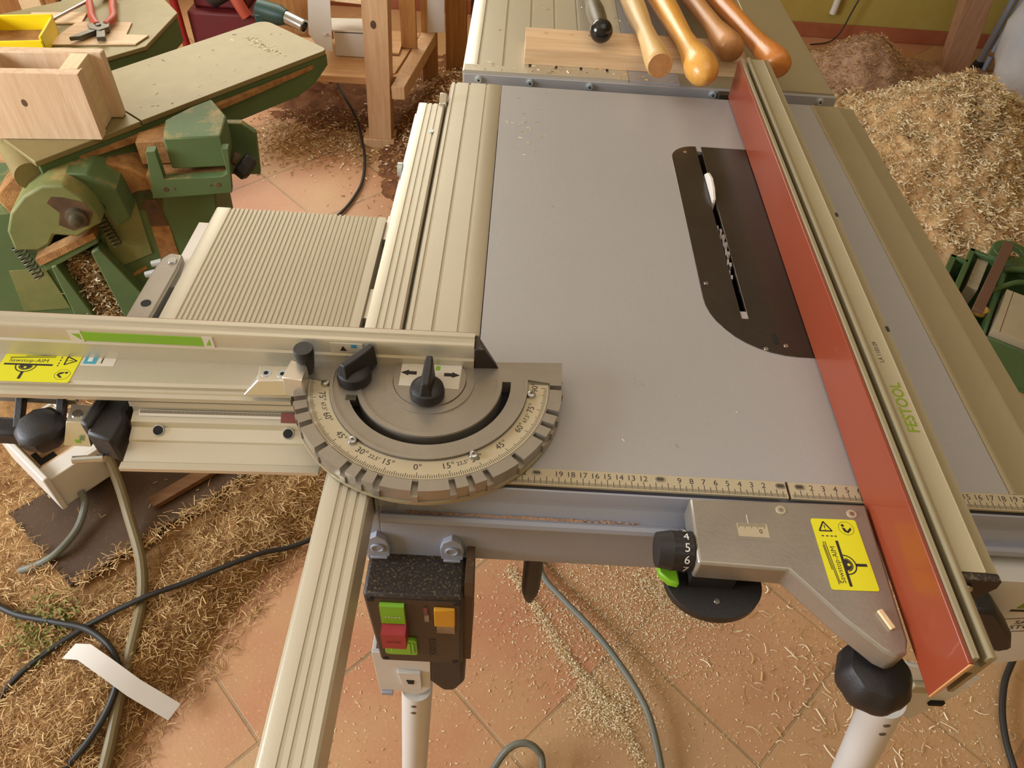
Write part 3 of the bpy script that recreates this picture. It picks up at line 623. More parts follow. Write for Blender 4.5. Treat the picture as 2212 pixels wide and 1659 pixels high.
for x, y in ((-28, 140), (20, 140), (-28, 80), (20, 80)): MB('leg_paint').cyl((x, y, -2.4), (x, y, -90), 1.6).build('leg', ex)
# ---------------------------------------------------------------- plank and tool handles on the extension table
b = MB('pine', T(-23.3, 75.8, .02, .3)).prism([(0, 0), (34, 0), (34, 2.3), (0, 2.3)], 0, 8.0, 'y')
b.mat('dark_brown')
for x, y, rx, ry in ((10.5, 6.3, .7, .28), (24.3, 6.0, .7, .35)): b.prism([(x+rx*math.cos(2*math.pi*i/16), y+ry*math.sin(2*math.pi*i/16)) for i in range(16)], 2.3, 2.305)
b.mat('pine_y')
for x, y in ((3.2, 6.2), (7.2, 6.2), (13.6, 6.4)): b.prism([(x+.45*math.cos(2*math.pi*i/14), y+.45*math.sin(2*math.pi*i/14)) for i in range(14)], 2.3, 2.306)
b.build('wooden_plank', bevel=.12, label='short knotty pine plank lying flat on the extension table under the handles', cat='plank')
def handle(name, mat, p0, p1, prof, L, label, endmat=None):
    d = (Vector(p1)-Vector(p0)).normalized(); p0 = Vector(p0)
    b = MB(mat).lathe([(r*.93, h*L) for r, h in prof], p0, p0+d, 28)
    t = b.build(name, label=label, cat='tool', group='tool handles on the plank', smooth=60)
    if endmat: MB(endmat).lathe([(prof[1][0]*.87, -.03), (prof[1][0]*.84, .1)], p0-d*.02, p0+d, 24).build('end_grain', t)
    return t
P1 = [(1.2, 0), (1.75, .008), (1.95, .03), (1.95, .07), (1.7, .16), (1.6, .25), (1.8, .36), (1.95, .44), (1.8, .55), (1.5, .75), (1.3, 1)]
P2 = [(.4, 0), (1.5, .012), (2.3, .04), (2.5, .075), (2.25, .13), (1.75, .2), (1.5, .3), (1.9, .5), (2.2, .7), (2.0, 1)]
handle('turning_tool', 'handle_pale', (-4.3, 67.4, 4.7), (-5.6, 90, 3.6), [(1.6, 0), (1.95, .006), (2.0, .03), (1.9, .09), (1.55, .2), (1.45, .3), (1.75, .4), (1.9, .5), (1.8, .7), (1.5, 1)], 48, 'pale straight wooden tool handle with flat end, second from the left', 'handle_tan')
handle('turning_tool', 'handle_honey', (1.7, 63.7, 5.1), (-.7, 91, 4.0), P2, 48, 'honey coloured wooden tool handle with round knob end nearest the camera', None)
handle('turning_tool', 'handle_tan', (7.1, 74.0, 4.8), (5.1, 92, 3.8), [(1.5, 0), (2.0, .01), (2.15, .05), (1.9, .12), (1.55, .22), (1.5, .4), (1.75, .6), (1.6, 1)], 44, 'tan wooden tool handle lying behind the honey coloured one', None)
handle('turning_tool', 'handle_orange', (13.1, 69.2, 4.9), (9.5, 93.4, 3.8), [(1.3, 0), (1.9, .008), (2.15, .04), (2.05, .09), (1.65, .17), (1.5, .28), (1.7, .5), (1.85, .7), (1.6, 1)], 46, 'orange varnished wooden tool handle furthest right beside the fence end', None)
t = handle('turning_tool', 'handle_dark', (-12.0, 79.2, 4.6), (-12.7, 93, 3.6), [(1.0, 0), (1.25, .05), (1.5, .12), (1.6, .25), (1.2, .4), (1.1, .7), (1.2, 1)], 34, 'dark tool handle ending in a shiny black ball, leftmost of the handles')
MB('ball_black').ball((-12.0, 78.6, 4.55), 1.75, 28).build('ball_end', t)
# ---------------------------------------------------------------- green planer at the left
J = Matrix(((.789, .614, 0, -68.3), (-.614, .789, 0, 133.1), (0, 0, 1, 0), (0, 0, 0, 1)))     # x towards the saw, y along the table
K = Matrix(((.98, -.2, 0, -85), (.2, .98, 0, 95), (0, 0, 1, 0), (0, 0, 0, 1)))                 # x right, y away
pl = thing('planer_machine', 'green planing machine with a long dusty steel table at the left', 'planing machine', (-100, 105, -90))
b = MB('machine_steel', J).prism(rrect(-23, 0, -46.5, .5, [.1, .1, 1.6, 2.8]), -26, -25); b.build('planer_table', pl, bevel=.15)
MB('machine_steel', J).prism([(-23, -67.5), (0, -67.5), (0, -46.7), (-23, -46.7)], -26.2, -25.1).build('planer_table', pl, bevel=.15)
b = MB('machine_green', J).prism([(.2, -26), (.2, -28.6), (-4, -31.5), (-9, -33), (-32, -33), (-47, -31), (-67, -29), (-67, -26)], -1.6, -.3, 'x')
b.prism([(0, -26), (0, -30), (-9, -33), (-14, -33), (-14, -26)], -21.5, -20.4, 'x').box(-22, -1, -1.8, -.4, -30, -26).box(-22, -1.5, -66, -1.5, -27.4, -26.02)
b.build('table_casting', pl, bevel=.2)
MB('dusty_recess', J).prism([(-.2, -4), (.7, -18), (1.3, -33), (1.1, -47), (-.2, -60)], -28.2, -27.2).build('dusty_ledge', pl)
b = MB('machine_green', K).prism([(-5.7, -6), (4.6, -6), (4.9, 2), (1.5, 9), (-2, 6), (-6.2, 1)], -30, -23.6).build('pivot_block', pl, bevel=.3)
MB('dusty_recess', K).prism([(-12, -2), (-6, -2), (-2, 7), (-12, 2)], -31, -26.5).build('sawdust_clump', pl, kind='stuff')
b = MB('machine_green', K).prism([(-8.9, -25.3), (-7.3, -25.3), (-7.3, -31.2), (3.3, -31.2), (4.4, -30.5), (4.5, -25.3), (5.7, -25.4), (4.4, -34.8), (-10.5, -35.3)], -7.6, -5.6, 'y')
for x, z in ((-7.6, -33.4), (2.2, -32.9)): b.mat('dark_brown').cyl(K.inverted() @ (K @ Vector((x, -7.66, z))), (x, -7.5, z), .55, .55, 14)
for x, z in ((-6.0, -33.3), (.8, -32.9)): b.cyl((x, -7.66, z), (x, -7.5, z), .28, .28, 12)
b.build('guide_bracket', pl, bevel=.2)
MB('dusty_recess', K).box(-11, 3.5, -5.6, -1, -35, -31.4).build('bracket_floor', pl)
MB('machine_green', K).prism([(2, -26.5), (7, -26.7), (9.4, -29), (8.5, -38.4), (2, -38)], 4.5, 6.2, 'y').build('end_plate', pl, bevel=.2)
b = MB('dark_brown', K).lathe([(1.2, 0), (1.4, 1.2)], (4.6, -.4, -31.2), (7.6, -.6, -33.2), 16).mat('black_plastic')
b.lathe([(1.9, 0), (2.6, .4), (2.7, 2.2), (1.8, 2.9)], (5.8, -.6, -32.2), (8, -1.2, -34.2), 8); b.build('adjusting_knob', pl, bevel=.15)
# hood with shaft hole
hp = [(x, -41+(z+41)*.86) for x, z in ((-36, -41), (-35.6, -36), (-33.5, -31.5), (-30, -27.6), (-26.2, -25.3), (-22.6, -25.5), (-20.6, -28), (-19.4, -31), (-18.9, -35.2), (-20.5, -36), (-24, -38.4), (-28, -37.6), (-29.5, -40), (-32, -41.5))]
def ellipse(cx, cz, rx, rz, n=24, t=0): return [(cx+rx*math.cos(2*math.pi*i/n)*math.cos(t)-rz*math.sin(2*math.pi*i/n)*math.sin(t), cz+rx*math.cos(2*math.pi*i/n)*math.sin(t)+rz*math.sin(2*math.pi*i/n)*math.cos(t)) for i in range(n)]
b = MB('green_dusty', K).prism(hp, -14, -2, 'y').build('cutter_hood', pl, bevel=.5, seg=3)
b = MB('dark_brown', K @ Matrix.Translation((0, 0, -1.2))).prism([(-26.6, -29.8), (-25.4, -28.6), (-23.6, -28.8), (-20.4, -30), (-19.6, -32.4), (-21.2, -35), (-24.3, -36), (-26.3, -34.6), (-25.2, -32)], -14.06, -13.9, 'y').build('hood_opening', pl)  # flat dark patch, the inner shade of the opening put into its colour
MB('spring_steel', K @ Matrix.Translation((0, 0, -1.2))).lathe([(1.9, 0), (1.9, 1.2), (1.2, 1.4), (1.0, 2.6), (.5, 2.8)], (-22.6, -13.6, -32.9), (-22.6, -16, -33.1), 20).build('shaft_end', pl)
MB('machine_green', K @ Matrix.Translation((0, 0, -2))).prism([(-23.4, -25.6), (-19.5, -25.9), (-15.8, -29.6), (-15.0, -36), (-18.4, -38), (-18.9, -33)], -10, -1, 'y').build('hood_side', pl, bevel=.3)
MB('dusty_recess', K @ Matrix.Translation((0, 0, -2.5))).prism([(-40, -33), (-33, -27), (-22, -25.8), (-14, -28), (-9, -33), (-10, -38), (-20, -38), (-38, -40)], -4, 3, 'y').build('hood_back', pl, bevel=.4)
# lower body: main panels, a slotted plate and the chip channel
b = MB('machine_green', K)
b.prism([(-54, -40), (-36, -39), (-34.5, -47), (-35, -90), (-54, -90)], -4, 16, 'y')
b.prism([(-24.6, -41), (-14.2, -35.2), (-11, -35), (0.8, -35.2), (-.8, -44), (-3, -90), (-25, -90)], -4, 16, 'y')
b.box(-36, -24, 2, 16, -90, -42)
b.build('body', pl, bevel=.4)
b = MB('machine_green', K).prism([(-36.6, -49.6), (-24.2, -43.6), (-24.0, -45.6), (-36.4, -52)], -6.6, -3, 'y')
b.prism([(-34.9, -50.6), (-33.7, -50.2), (-31.4, -64), (-33, -90), (-35.5, -90)], -7, -3, 'y').prism([(-26.2, -47.6), (-24.4, -46.6), (-19.4, -60), (-18, -90), (-25, -90), (-25.4, -64)], -7, -3, 'y')
b.build('chute_frame', pl, bevel=.25)
MB('dusty_recess', K).prism([(-37.2, -48.6), (-24.2, -42.9), (-24.0, -44.2), (-36.8, -50.2)], -6.9, -3.5, 'y').build('chute_ledge', pl)
b = MB('green_dusty', K).prism([(-22.5, -38.8), (-15, -37.2), (-15.6, -50.6), (-24.2, -54.0)], -4.3, -3.9, 'y').build('cover_panel', pl)
b = MB('green_dusty', K).prism([(-44.5, -53), (-37.5, -53), (-36.5, -64), (-46, -64)], -4.3, -3.9, 'y').build('cover_panel', pl)
MB('dark_brown', K).prism([(-13.8, -38.4), (-13, -37.7), (-11.4, -37.7), (-10.8, -38.4), (-10.4, -44), (-13.9, -44)], -4.12, -3.9, 'y').build('slot_opening', pl)  # upper part of the recess, its shade painted as a flat dark patch
b = MB('dusty_recess', K).prism([(-13.9, -44), (-10.4, -44), (-10.5, -52), (-14.2, -52)], -4.16, -3.9, 'y').build('slot_opening', pl)
MB('dusty_recess', K).prism([(-22.8, -56.6), (-17.8, -53.8), (-17.7, -54.6), (-22.6, -57.6)], -4.2, -3.9, 'y').build('cover_edge', pl)
def spring(p, q, r, turns, name='spring'):
    p, q = Vector(p), Vector(q); d = q-p; rt = d.to_track_quat('Z', 'Y'); n = turns*10
    MB('spring_steel', K).tube([p+d*(i/n)+rt @ Vector((r*math.cos(2*math.pi*i/10), r*math.sin(2*math.pi*i/10), 0)) for i in range(n+1)], .16, 6, 2).build(name, pl)
spring((-40.2, -5.2, -46), (-38.4, -6, -54), 1.0, 9); spring((-22.4, -5.2, -40.5), (-20.8, -6, -47), .9, 8)
b = MB('machine_steel', J).cyl((-26, -63, -28.4), (-2, -68.6, -28.4), 2.6, 2.6, 28); b.build('cutter_block', pl)
# ---------------------------------------------------------------- wooden box
bx = thing('wooden_box', 'hollow pale wooden box made of thick boards standing on the green planer table', 'box', (-110, 93, -25))
B = T(-101.2, 88.6, 0, 6)
b = MB('pine_z', B).box(-21, 0, 0, 2.0, -25, -12.6)
b.M = B @ Matrix.Identity(4)
b.mat('dark_brown').prism(ellipse(-11, -18, .5, .7, 14), -.02, 0, 'y')
b.build('front_board', bx, bevel=.1)
MB('pine_end', B).box(-3.6, -.6, 2.0, 8.2, -25, -12.5).build('spacer_board', bx, bevel=.1)
MB('pine_z', B).box(-.6, -.1, 2.0, 3.0, -25, -12.8).build('corner_strip', bx, bevel=.06)
MB('pine_end', B).prism([(-21, 2), (-18.6, 2), (-16.4, 8.2), (-19.6, 8.2)], -25, -12.5).build('spacer_board', bx, bevel=.1)
MB('pine_z', B).box(-22, 1.6, 8.2, 10.3, -25, -12.4).build('back_board', bx, bevel=.25)
# ---------------------------------------------------------------- second green machine table and what lies on it
t2 = thing('machine_table', 'second green machine with a chamfered steel table behind the wooden box', 'machine', (-140, 165, -90))
o2 = [(-118.5, 173.2), (-119.1, 151.1), (-128, 141), (-158, 148), (-166, 161), (-150, 177), (-134, 186), (-126, 183)]
MB('machine_steel').prism(o2, -36, -35).build('steel_top', t2, bevel=.15)
MB('machine_green').prism([(x*.985-2.2, y*.985+2.6) for x, y in o2], -43, -36).build('casting', t2, bevel=.4)
MB('machine_green').prism([(-125, 170), (-126, 156), (-152, 154), (-150, 170)], -90, -43).build('pedestal', t2, bevel=1)
b = MB('pine', T(-131, 157.5, -34.9, 18)).prism([(-14, -6), (7, -9), (10, -4), (4.5, -2.6), (5.5, 5), (-8, 7.5)], 0, .35); b.build('plywood_offcut', label='flat pale plywood offcut under the pliers on the second machine', cat='offcut', bevel=.04)
b = MB('pine', T(-148, 163, -34.9, 10)).box(-6, 8, -3, 4, 0, .4); b.build('plywood_offcut', label='light wood offcut under the screwdriver shaft behind the yellow tray', cat='offcut', bevel=.04)
yt = thing('tool_tray', 'bright yellow plastic tray at the left edge behind the wooden box', 'tray', (-147, 148, -35))
Y = T(-146, 147.5, -35, 12)
MB('yellow_plastic', Y).box(-9, 5, -6, 6.5, 0, .5).prism([(-9, 6), (5, 6), (5, 6.6), (-9, 6.6)], 0, 5).prism([(4.4, -6), (5, -6), (5, 6.6), (4.4, 6.6)], 0, 4.5).box(-9, -8.4, -6, 6.6, 0, 5).box(-9, 5, -6, -5.4, 0, 3.5).build('tray_body', yt, bevel=.15)
MB('dusty_recess', Y).box(-8.3, 4.3, -5.3, 5.9, .5, 1.4).build('sawdust', yt, kind='stuff')
pr = thing('pliers', 'pliers with red rubber handles lying open on the second green machine', 'pliers', (-136, 160, -34.5))
z = -33.4
MB('tool_red').tube([(-133.5, 157.8, z), (-136.5, 162, z+.3), (-139.5, 168, z), (-143.5, 176, z)], .95, 12).build('handle', pr)
MB('tool_red').tube([(-131.5, 158.6, z), (-131.3, 163, z+.3), (-134, 169, z), (-137.5, 178, z)], .95, 12).build('handle', pr)
b = MB('tool_steel').prism([(-134.6, 159), (-131, 160), (-129.8, 156.4), (-131.2, 154), (-134.3, 154.8), (-135.6, 157)], -34.2, -32.9).cyl((-132.7, 156.9, -34), (-132.7, 156.9, -32.6), .7)
b.prism([(-134.3, 155), (-132.4, 154.2), (-134.6, 150.2), (-137.0, 149.2)], -34.1, -33.1).prism([(-132.4, 154.6), (-130.2, 154.8), (-128.6, 150.8), (-130.6, 150.2)], -34.1, -33.1); b.build('jaws', pr, bevel=.12)
sd = thing('screwdriver', 'long screwdriver with a bare metal shaft beside the yellow tray', 'screwdriver', (-145, 162, -34))
MB('steel').cyl((-146, 155.2, -33), (-140.6, 178, -33.2), .42, .42, 12).build('shaft', sd); MB('tool_red').lathe([(.8, 0), (1.3, 1), (1.4, 6), (1.0, 9)], (-140.6, 178, -33.2), (-139, 184.6, -33.2), 14).build('handle', sd)
# ---------------------------------------------------------------- bench frame behind
wb = thing('wooden_bench', 'pine bench frame with knotty upright post and low shelf standing behind the planer', 'bench', (-72, 215, -90))
b = MB('post_wood').prism([(-75.4, 204), (-67.6, 204), (-67.4, 210.5), (-75.2, 210.5)], -86.5, 0, top=[(-72.4, 203.2), (-63.9, 203.2), (-63.7, 209.5), (-72.2, 209.5)])
b.mat('dark_brown').prism(ellipse(-70.6, -47, .9, 1.3, 16), 203.45, 203.62, 'y'); b.build('post', wb, bevel=.2)
MB('post_wood').box(-77.5, -66.5, 203.4, 211.5, -90, -86.5).build('post_foot', wb, bevel=.3)
MB('shelf_wood').box(-118, -74.6, 207, 236, -68.4, -66).build('shelf_board', wb, bevel=.15)
MB('shelf_wood').box(-75.5, -61.8, 210.6, 213, -72, -66.6).build('cleat', wb, bevel=.2)
MB('post_wood').prism([(-66, 202), (-61.6, 202), (-55.6, 247), (-61, 247)], -70.5, -66).build('side_rail', wb, bevel=.2)
MB('shelf_wood').prism([(-74, 212), (-66.2, 212), (-61.2, 247), (-74, 247)], -67.6, -66.2).build('shelf_board', wb, bevel=.1)
MB('brown_wood').box(-61, -55.5, 247, 252, -90, -20).build('post', wb, bevel=.2)
b = MB('paper').box(-88, -75.6, 222, 232, -65.9, -58); b.build('white_box', bevel=.2, label='low white box standing on the bench shelf behind the post', cat='box')
b = MB('paper', T(-86, 224, -57.8, 6, -8)).prism([(-8, -3), (-4, -8), (-2.5, -2), (10, -3), (10, 14), (-8, 14)], 0, .6); b.build('white_sheet', bevel=.1, label='bent white sheet lying over the white box on the bench shelf', cat='sheet')
b = MB('paper', T(-90.5, 219, -52, 4, 76)).prism([(-5, -5), (-2, -9.5), (2.6, -10.5), (3.2, 6), (-4, 7)], 0, .5); b.build('white_sheet', bevel=.1, label='white sheet with a rounded lower edge hanging upright left of the post', cat='sheet')
b = MB('pine_end', T(-82, 224, -47.5, -6)).box(-9, 5.5, -3, 10, 0, 1.2); b.build('thin_board', bevel=.06, label='thin pale board at the top edge of the photo left of the bench post', cat='board')
b = MB('shelf_wood').box(-72.6, -66.5, 226, 240, -65.9, -65.2).build('thin_board', bevel=.1, label='small brown board on the shelf just behind the bench post', cat='board')
MB('paper', T(-53.2, 240, -66, 10, 12)).box(-4.5, 1.5, 0, .5, 3.5, 28).build('white_sheet', bevel=.05, label='white paper sheet standing upright right of the bench post', cat='sheet')
b = MB('brown_wood').box(-66.5, -60.8, 232, 233.5, -66, -30).build('brown_plank', bevel=.2, label='brown plank standing upright on the side of the bench right of the post', cat='plank')
b = MB('brown_wood').box(-53, -44.8, 258, 262, -90, -40).build('brown_plank', bevel=.2, label='wide brown plank standing upright left of the extension table', cat='plank')
MB('dark_board').box(-44, -30, 270, 274, -90, -20).build('dark_board', bevel=.2, label='dark brown panel standing behind the extension table corner', cat='board')
cd = thing('power_tool', 'teal power tool with a chrome nose lying behind the far tip of the planer table', 'power tool', (-104, 222, -66))
MB('teal_plastic').lathe([(2.0, 0), (3.2, 1), (3.4, 9), (2.4, 12)], (-115.5, 230, -54.5), (-106, 226, -55.2), 20).build('tool_body', cd)
MB('steel').lathe([(2.2, 0), (2.3, 1), (2.3, 7.4), (1.7, 7.6), (1.7, 5)], (-104.6, 225.5, -55.3), (-95, 221, -57.4), 22).build('nose_tube', cd)
MB('teal_plastic').box(-116, -110, 226, 232, -65.9, -55).build('tool_base', cd, bevel=.6)
rm = thing('red_machine', 'dark red machine with a round black tank at the top left behind the planer', 'machine', (-143, 268, -90))
MB('dark_red').box(-155, -128, 262, 284, -88, -70).box(-153, -132, 266, 282, -70, -62).build('housing', rm, bevel=1)
MB('dark_tank').lathe([(2, 0), (7, 2), (7.5, 9), (6, 14)], (-149, 270, -66), (-140, 270, -60), 24).build('tank', rm)
MB('red_frame').tube([(-159, 258, -40), (-157, 258, -64), (-157, 259, -80), (-156, 259, -89)], 1.5, 12).build('frame_tube', rm)
MB('tool_red').tube([(-136, 262, -60), (-133, 261, -66), (-131, 261, -70)], 2.2, 12).build('grip', rm)
MB('brown_wood').box(-252, -218, 262, 268, -90, -35).build('brown_board', bevel=.3, label='brown wooden panel standing at the top left corner behind the yellow tray', cat='board')
MB('pine_end').box(-217.5, -209, 258, 261, -90, -35).build('cream_board', bevel=.3, label='cream coloured board standing upright at the top left beside the brown panel', cat='board')
MB('brown_wood').box(-208.5, -204, 260, 264, -90, -35).build('brown_post', bevel=.3, label='narrow brown wooden post right of the cream board at top left', cat='post')
MB('tarp_white').box(-203.5, -196, 262, 266, -90, -40).build('pale_slab', bevel=1.2, label='light bluish white slab added at the top edge behind the second machine', cat='bag')  # slab added in place of a small bright patch in the background
MB('brown_wood').box(-118, -98, 246, 262, -90, -52).build('cardboard_box', bevel=.3, label='tan cardboard box standing behind the tip of the planer table', cat='box')
# ---------------------------------------------------------------- right side
b = MB('dim_wood').prism([(165.4, 294), (176.9, 294), (176.9, 300), (165.4, 300)], -90, 20, top=[(146, 290), (157, 290), (157, 296), (146, 296)]); b.build('wooden_post', bevel=.3, label='square brown wooden post by the yellow wall at top right', cat='post')
tp = thing('tripod_stand', 'thin grey metal stand leg with black rubber foot beside the wooden post', 'stand', (184, 303, -90))
MB('lilac_paint').cyl((184.2, 302.6, -86), (186, 302.6, -10), 1.5).cyl((187, 301, -80), (192, 304, -10), 1.3).build('leg', tp); MB('black_plastic').lathe([(2.4, 0), (2.6, 2), (1.8, 5)], (184.1, 302.6, -90), (184.1, 302.6, -80), 18).build('rubber_foot', tp)
MB('lilac_paint').lathe([(1.3, 0), (1.3, 8)], (187, 301, -90), (187, 301, -80), 12).build('brace', tp)
random.seed(8); b = MB('tarp_white'); n = 30; vs = []; rings = [(14, -90), (17, -86), (19, -76), (20, -62), (19, -46), (15, -30), (9, -18), (5, -10)]
for r, z in rings:
    for i in range(n):
        a = 2*math.pi*i/n; q = r*(1+.12*math.sin(3*a+z*.1)+.06*math.sin(7*a-z*.2)); vs.append((198.5+q*math.cos(a), 279+q*math.sin(a)*1.05, z))
b.add(vs, [(j*n+i, j*n+(i+1) % n, (j+1)*n+(i+1) % n, (j+1)*n+i) for j in range(len(rings)-1) for i in range(n)]+[tuple(range(n))[::-1], tuple(range((len(rings)-1)*n, len(rings)*n))])
b.build('white_sack', smooth=80, label='bluish white dusty sack standing on the floor at the right edge', cat='sack')
MB('white_plastic').tube([(121.6, 329, -78.5), (122, 329, -60), (123, 329, 60)], 1.6, 12).build('wall_pipe', label='white pipe on the yellow wall beyond the extension table', cat='pipe')
MB('cable_black').tube([(140, 326, -30), (130, 325.5, -70), (127, 325, -84), (122, 322, -88.5), (112, 318, -88.8)], .35, 8).build('cable', label='thin dark cable hanging down in front of the yellow wall', cat='cable')
rk = thing('tool_crate', 'green plastic tool crate with wooden blocks and a brown strap at right', 'crate', (118, 128, -90))
X = T(114, 133, -90, -33)
b = MB('rack_green', X).box(-7, 24, -27, 11, 0, 1).box(-11, -7, -20, 4, 0, 1)
for q in ((-11, -10.2, -20, 4), (-11, -7, 3.2, 4), (-7, -6.2, -27, 11), (-7, 24, 10.2, 11), (23.2, 24, -27, 11), (-7, 24, -27, -26.2), (-11, -7, -20, -19.2), (3.4, 4.2, -27, 10)): b.box(*q, 1, 12)
for q in ((-11.5, -9.8, -20.5, 4.5), (-11.5, -6.5, 2.9, 4.5), (-7.5, -5.9, -27.5, 11.5), (-7.5, 24.5, 9.8, 11.5), (22.9, 24.5, -27.5, 11.5)): b.box(*q, 11.6, 12.8)
b.tube([(2.4, 5.6, 13), (8, 9, 13.4), (14, 12, 13)], .9, 10).tube([(1.6, -7, 13), (7, 0, 14.2), (13, 4, 13)], .8, 10)
b.arc((3, 17), 3.0, 5.4, 0, 360, 11.5, 13.2, 32).prism([(-2.4, 10.5), (8.4, 10.5), (8.4, 17), (6.2, 17), (6.0, 14), (0, 14), (-.2, 17), (-2.4, 17)], 11.4, 13)
b.build('crate_body', rk, bevel=.25)
for i in range(5): MB('case_grey', X).box(-4.4, -1.3, -5.8+i*3.3, -2.7+i*3.3, 1, 11).build('wooden_block', rk, bevel=.1)
MB('brown_strap', X).prism([(-1.6, -22), (1.2, -22), (2.6, 17), (-.2, 17)], 14.4, 15.4).build('strap', rk, bevel=.15)
MB('handle_honey', X).arc((1.6, -11.5), 1.3, 2.0, 0, 360, 8, 9.6, 20).build('brass_ring', rk)
MB('case_grey', X).box(4.9, 22.5, -25.6, -5, 1.05, 14).mat('dark_brown').box(6.5, 6.7, -25.65, -5, 13.95, 14.03).build('grey_case', bevel=.4, label='worn grey case lying inside the green tool crate', cat='case')
# ---------------------------------------------------------------- lower left: board, switch box, cables, paper
b = MB('dark_board').add([(x, y, z+t) for t in (-1.6, 0) for x, y, z in ((-120.8, 41.3, -81.4), (-103.2, 27.5, -83), (-74.6, 58.2, -83.6), (-92, 73, -82))], [(3, 2, 1, 0), (4, 5, 6, 7), (0, 1, 5, 4), (1, 2, 6, 5), (2, 3, 7, 6), (3, 0, 4, 7)])
b.build('dark_board', bevel=.1, label='dark brown board half buried in shavings at lower left', cat='board')
MB('dark_wood', T(-85.4, 54.0, -82.6, 45)).box(-12, 16, -1.2, 1.6, 0, 1.4).build('wooden_batten', bevel=.15, label='brown wooden batten lying on the dark board under the mitre gauge rail', cat='batten')
sx = thing('socket_box', 'open white plastic socket box with red switch hanging over the dark board', 'socket box', (-112, 46, -80))
b = MB('white_plastic', Matrix.Translation((-108.6, 42.2, -70.2)) @ Matrix.Rotation(R(53), 4, 'Z'))     # x along the long front edge, y away
b.box(0, 11.2, 0, .8, -8, 0).box(0, 11.2, 17.4, 18.2, -8, 0).box(10.4, 11.2, 0, 18.2, -8, 0).box(0, 11.2, 0, 18.2, -8.6, -7.6)
b.box(0, 11.2, .8, 4.2, -1, -.2).build('case', sx, bevel=.2)
ZX = Matrix.Translation((-108.6, 42.2, -70.2)) @ Matrix.Rotation(R(53), 4, 'Z')
MB('white_plastic', ZX).prism([(-.9, -.6), (.3, -.6), (.3, 19), (-.9, 19)], -8.6, 1.4).build('flap_lid', sx, bevel=.3)
MB('stained_plastic', ZX).box(.9, 10.3, 4.2, 17.3, -4.2, -3.4).box(.9, 10.3, 4.2, 5.0, -3.6, -.6).box(9.6, 10.4, 4.2, 17.4, -3.6, -.4).build('inner_panel', sx, bevel=.15)
MB('stained_plastic', ZX).box(2.2, 9.2, 9, 16, -3.4, -1.6).build('switch_block', sx, bevel=.2)
MB('void', ZX).box(1.2, 4.6, 6.6, 11.4, -3.4, -3.1).build('socket_opening', sx)
MB('red_plastic', ZX).box(4.8, 7.4, 10.6, 13.2, -1.7, -.8).build('switch', sx, bevel=.2)
MB('white_plastic', ZX).box(3.2, 7.5, 6, 12, -14.8, -8.5).build('mounting_foot', sx, bevel=.2)
def cable(pts, r, mat, label): return MB(mat).tube(pts, r, 10, 10).build('cable', label=label, cat='cable', group='cables on the floor')
cable([(-106, 54.5, -76), (-103, 52, -72.5), (-99.5, 47, -76.5), (-96.5, 41.5, -80.2), (-92, 33.5, -82.8), (-89.6, 26, -84.6), (-88.2, 17, -84.8), (-87.4, 8, -86), (-86.6, 0, -87.5), (-86, -8, -88)], 1.0, 'cable_brown', 'thick greyish brown cable running down from the socket box over the shavings')
cable([(-106.5, 45, -77.6), (-105.6, 43.2, -79.4), (-105.6, 38.4, -80.8), (-107.4, 33.2, -81.2), (-110.8, 31, -82.4), (-114.2, 30.6, -84)], .7, 'cable_grey', 'short pale cable drooping from the underside of the socket box')
cable([(-50, 52, -89), (-63.6, 41.6, -87.6), (-70, 38, -85.6), (-75.9, 34, -84.4), (-83, 29.4, -83.8), (-89, 25.6, -82.9), (-97.8, 20, -84.2), (-105.4, 11.6, -84.8), (-107.2, 4.6, -85.4), (-104, -2.6, -86), (-102, -9, -87)], .55, 'cable_black', 'thin black cable crossing the shavings diagonally from the guide rail')
cable([(-124, 27, -84), (-117.2, 24.2, -84), (-110.8, 21.8, -84), (-103, 20.6, -83.8), (-97, 19.6, -83.8), (-91.9, 16.8, -84), (-88.6, 12.6, -84), (-88.2, 7.2, -85), (-90, 1, -86), (-94, -6, -87)], .6, 'cable_black', 'curved dark cable entering from the left edge over the green tuft')
cable([(-13.4, 46, -89.1), (-13.2, 38.4, -88.6), (-9, 32.6, -88), (-4.6, 27.6, -87.4), (-1.2, 23.4, -87.2), (1.9, 18.9, -87.2), (4.7, 14, -87.2), (6.4, 9.6, -87.4), (7.6, 2, -88), (8, -8, -88.6)], .62, 'cable_grey', 'grey cable curving over the tiles below the front rail')
cable([(-26, -8, -88), (-21.4, .4, -86.4), (-19, 3.2, -85), (-16.4, 4.0, -84.6), (-14.2, 3.2, -85.2), (-13.2, 1.2, -86.4), (-13, -8, -88)], .62, 'cable_grey', 'small loop of grey cable at the bottom edge beside the saw leg')
cable([(95, 40, -88.9), (84.4, 29.7, -88.6), (78.6, 23.6, -88.4), (75.4, 19.2, -88.4), (72.6, 13, -88.4), (71.4, 6, -88.6), (71, -8, -88.9)], .6, 'cable_black', 'dark cable curving along the floor at the lower right edge')
cable([(-112, 262, -86), (-104, 256, -85), (-97.8, 251.6, -84), (-91.6, 234.6, -83), (-82.4, 217, -86), (-78, 204, -88.6), (-75.8, 195, -89), (-74.4, 184, -89.2), (-74.6, 174.9, -89.2), (-77.5, 162.6, -89.2), (-84, 150, -89.2)], .5, 'cable_black', 'thin black cable looping over the tiles beside the bench post')
b = MB('paper'); pts = [(-98.6, 15.6, -84.2), (-94.8, 14.8, -82.2), (-89.8, 12.2, -82.0), (-84.6, 9.6, -83.6), (-77.4, 6.8, -86.4)]; n = len(pts); d = Vector((1.2, 2.6, 0)); vs = []
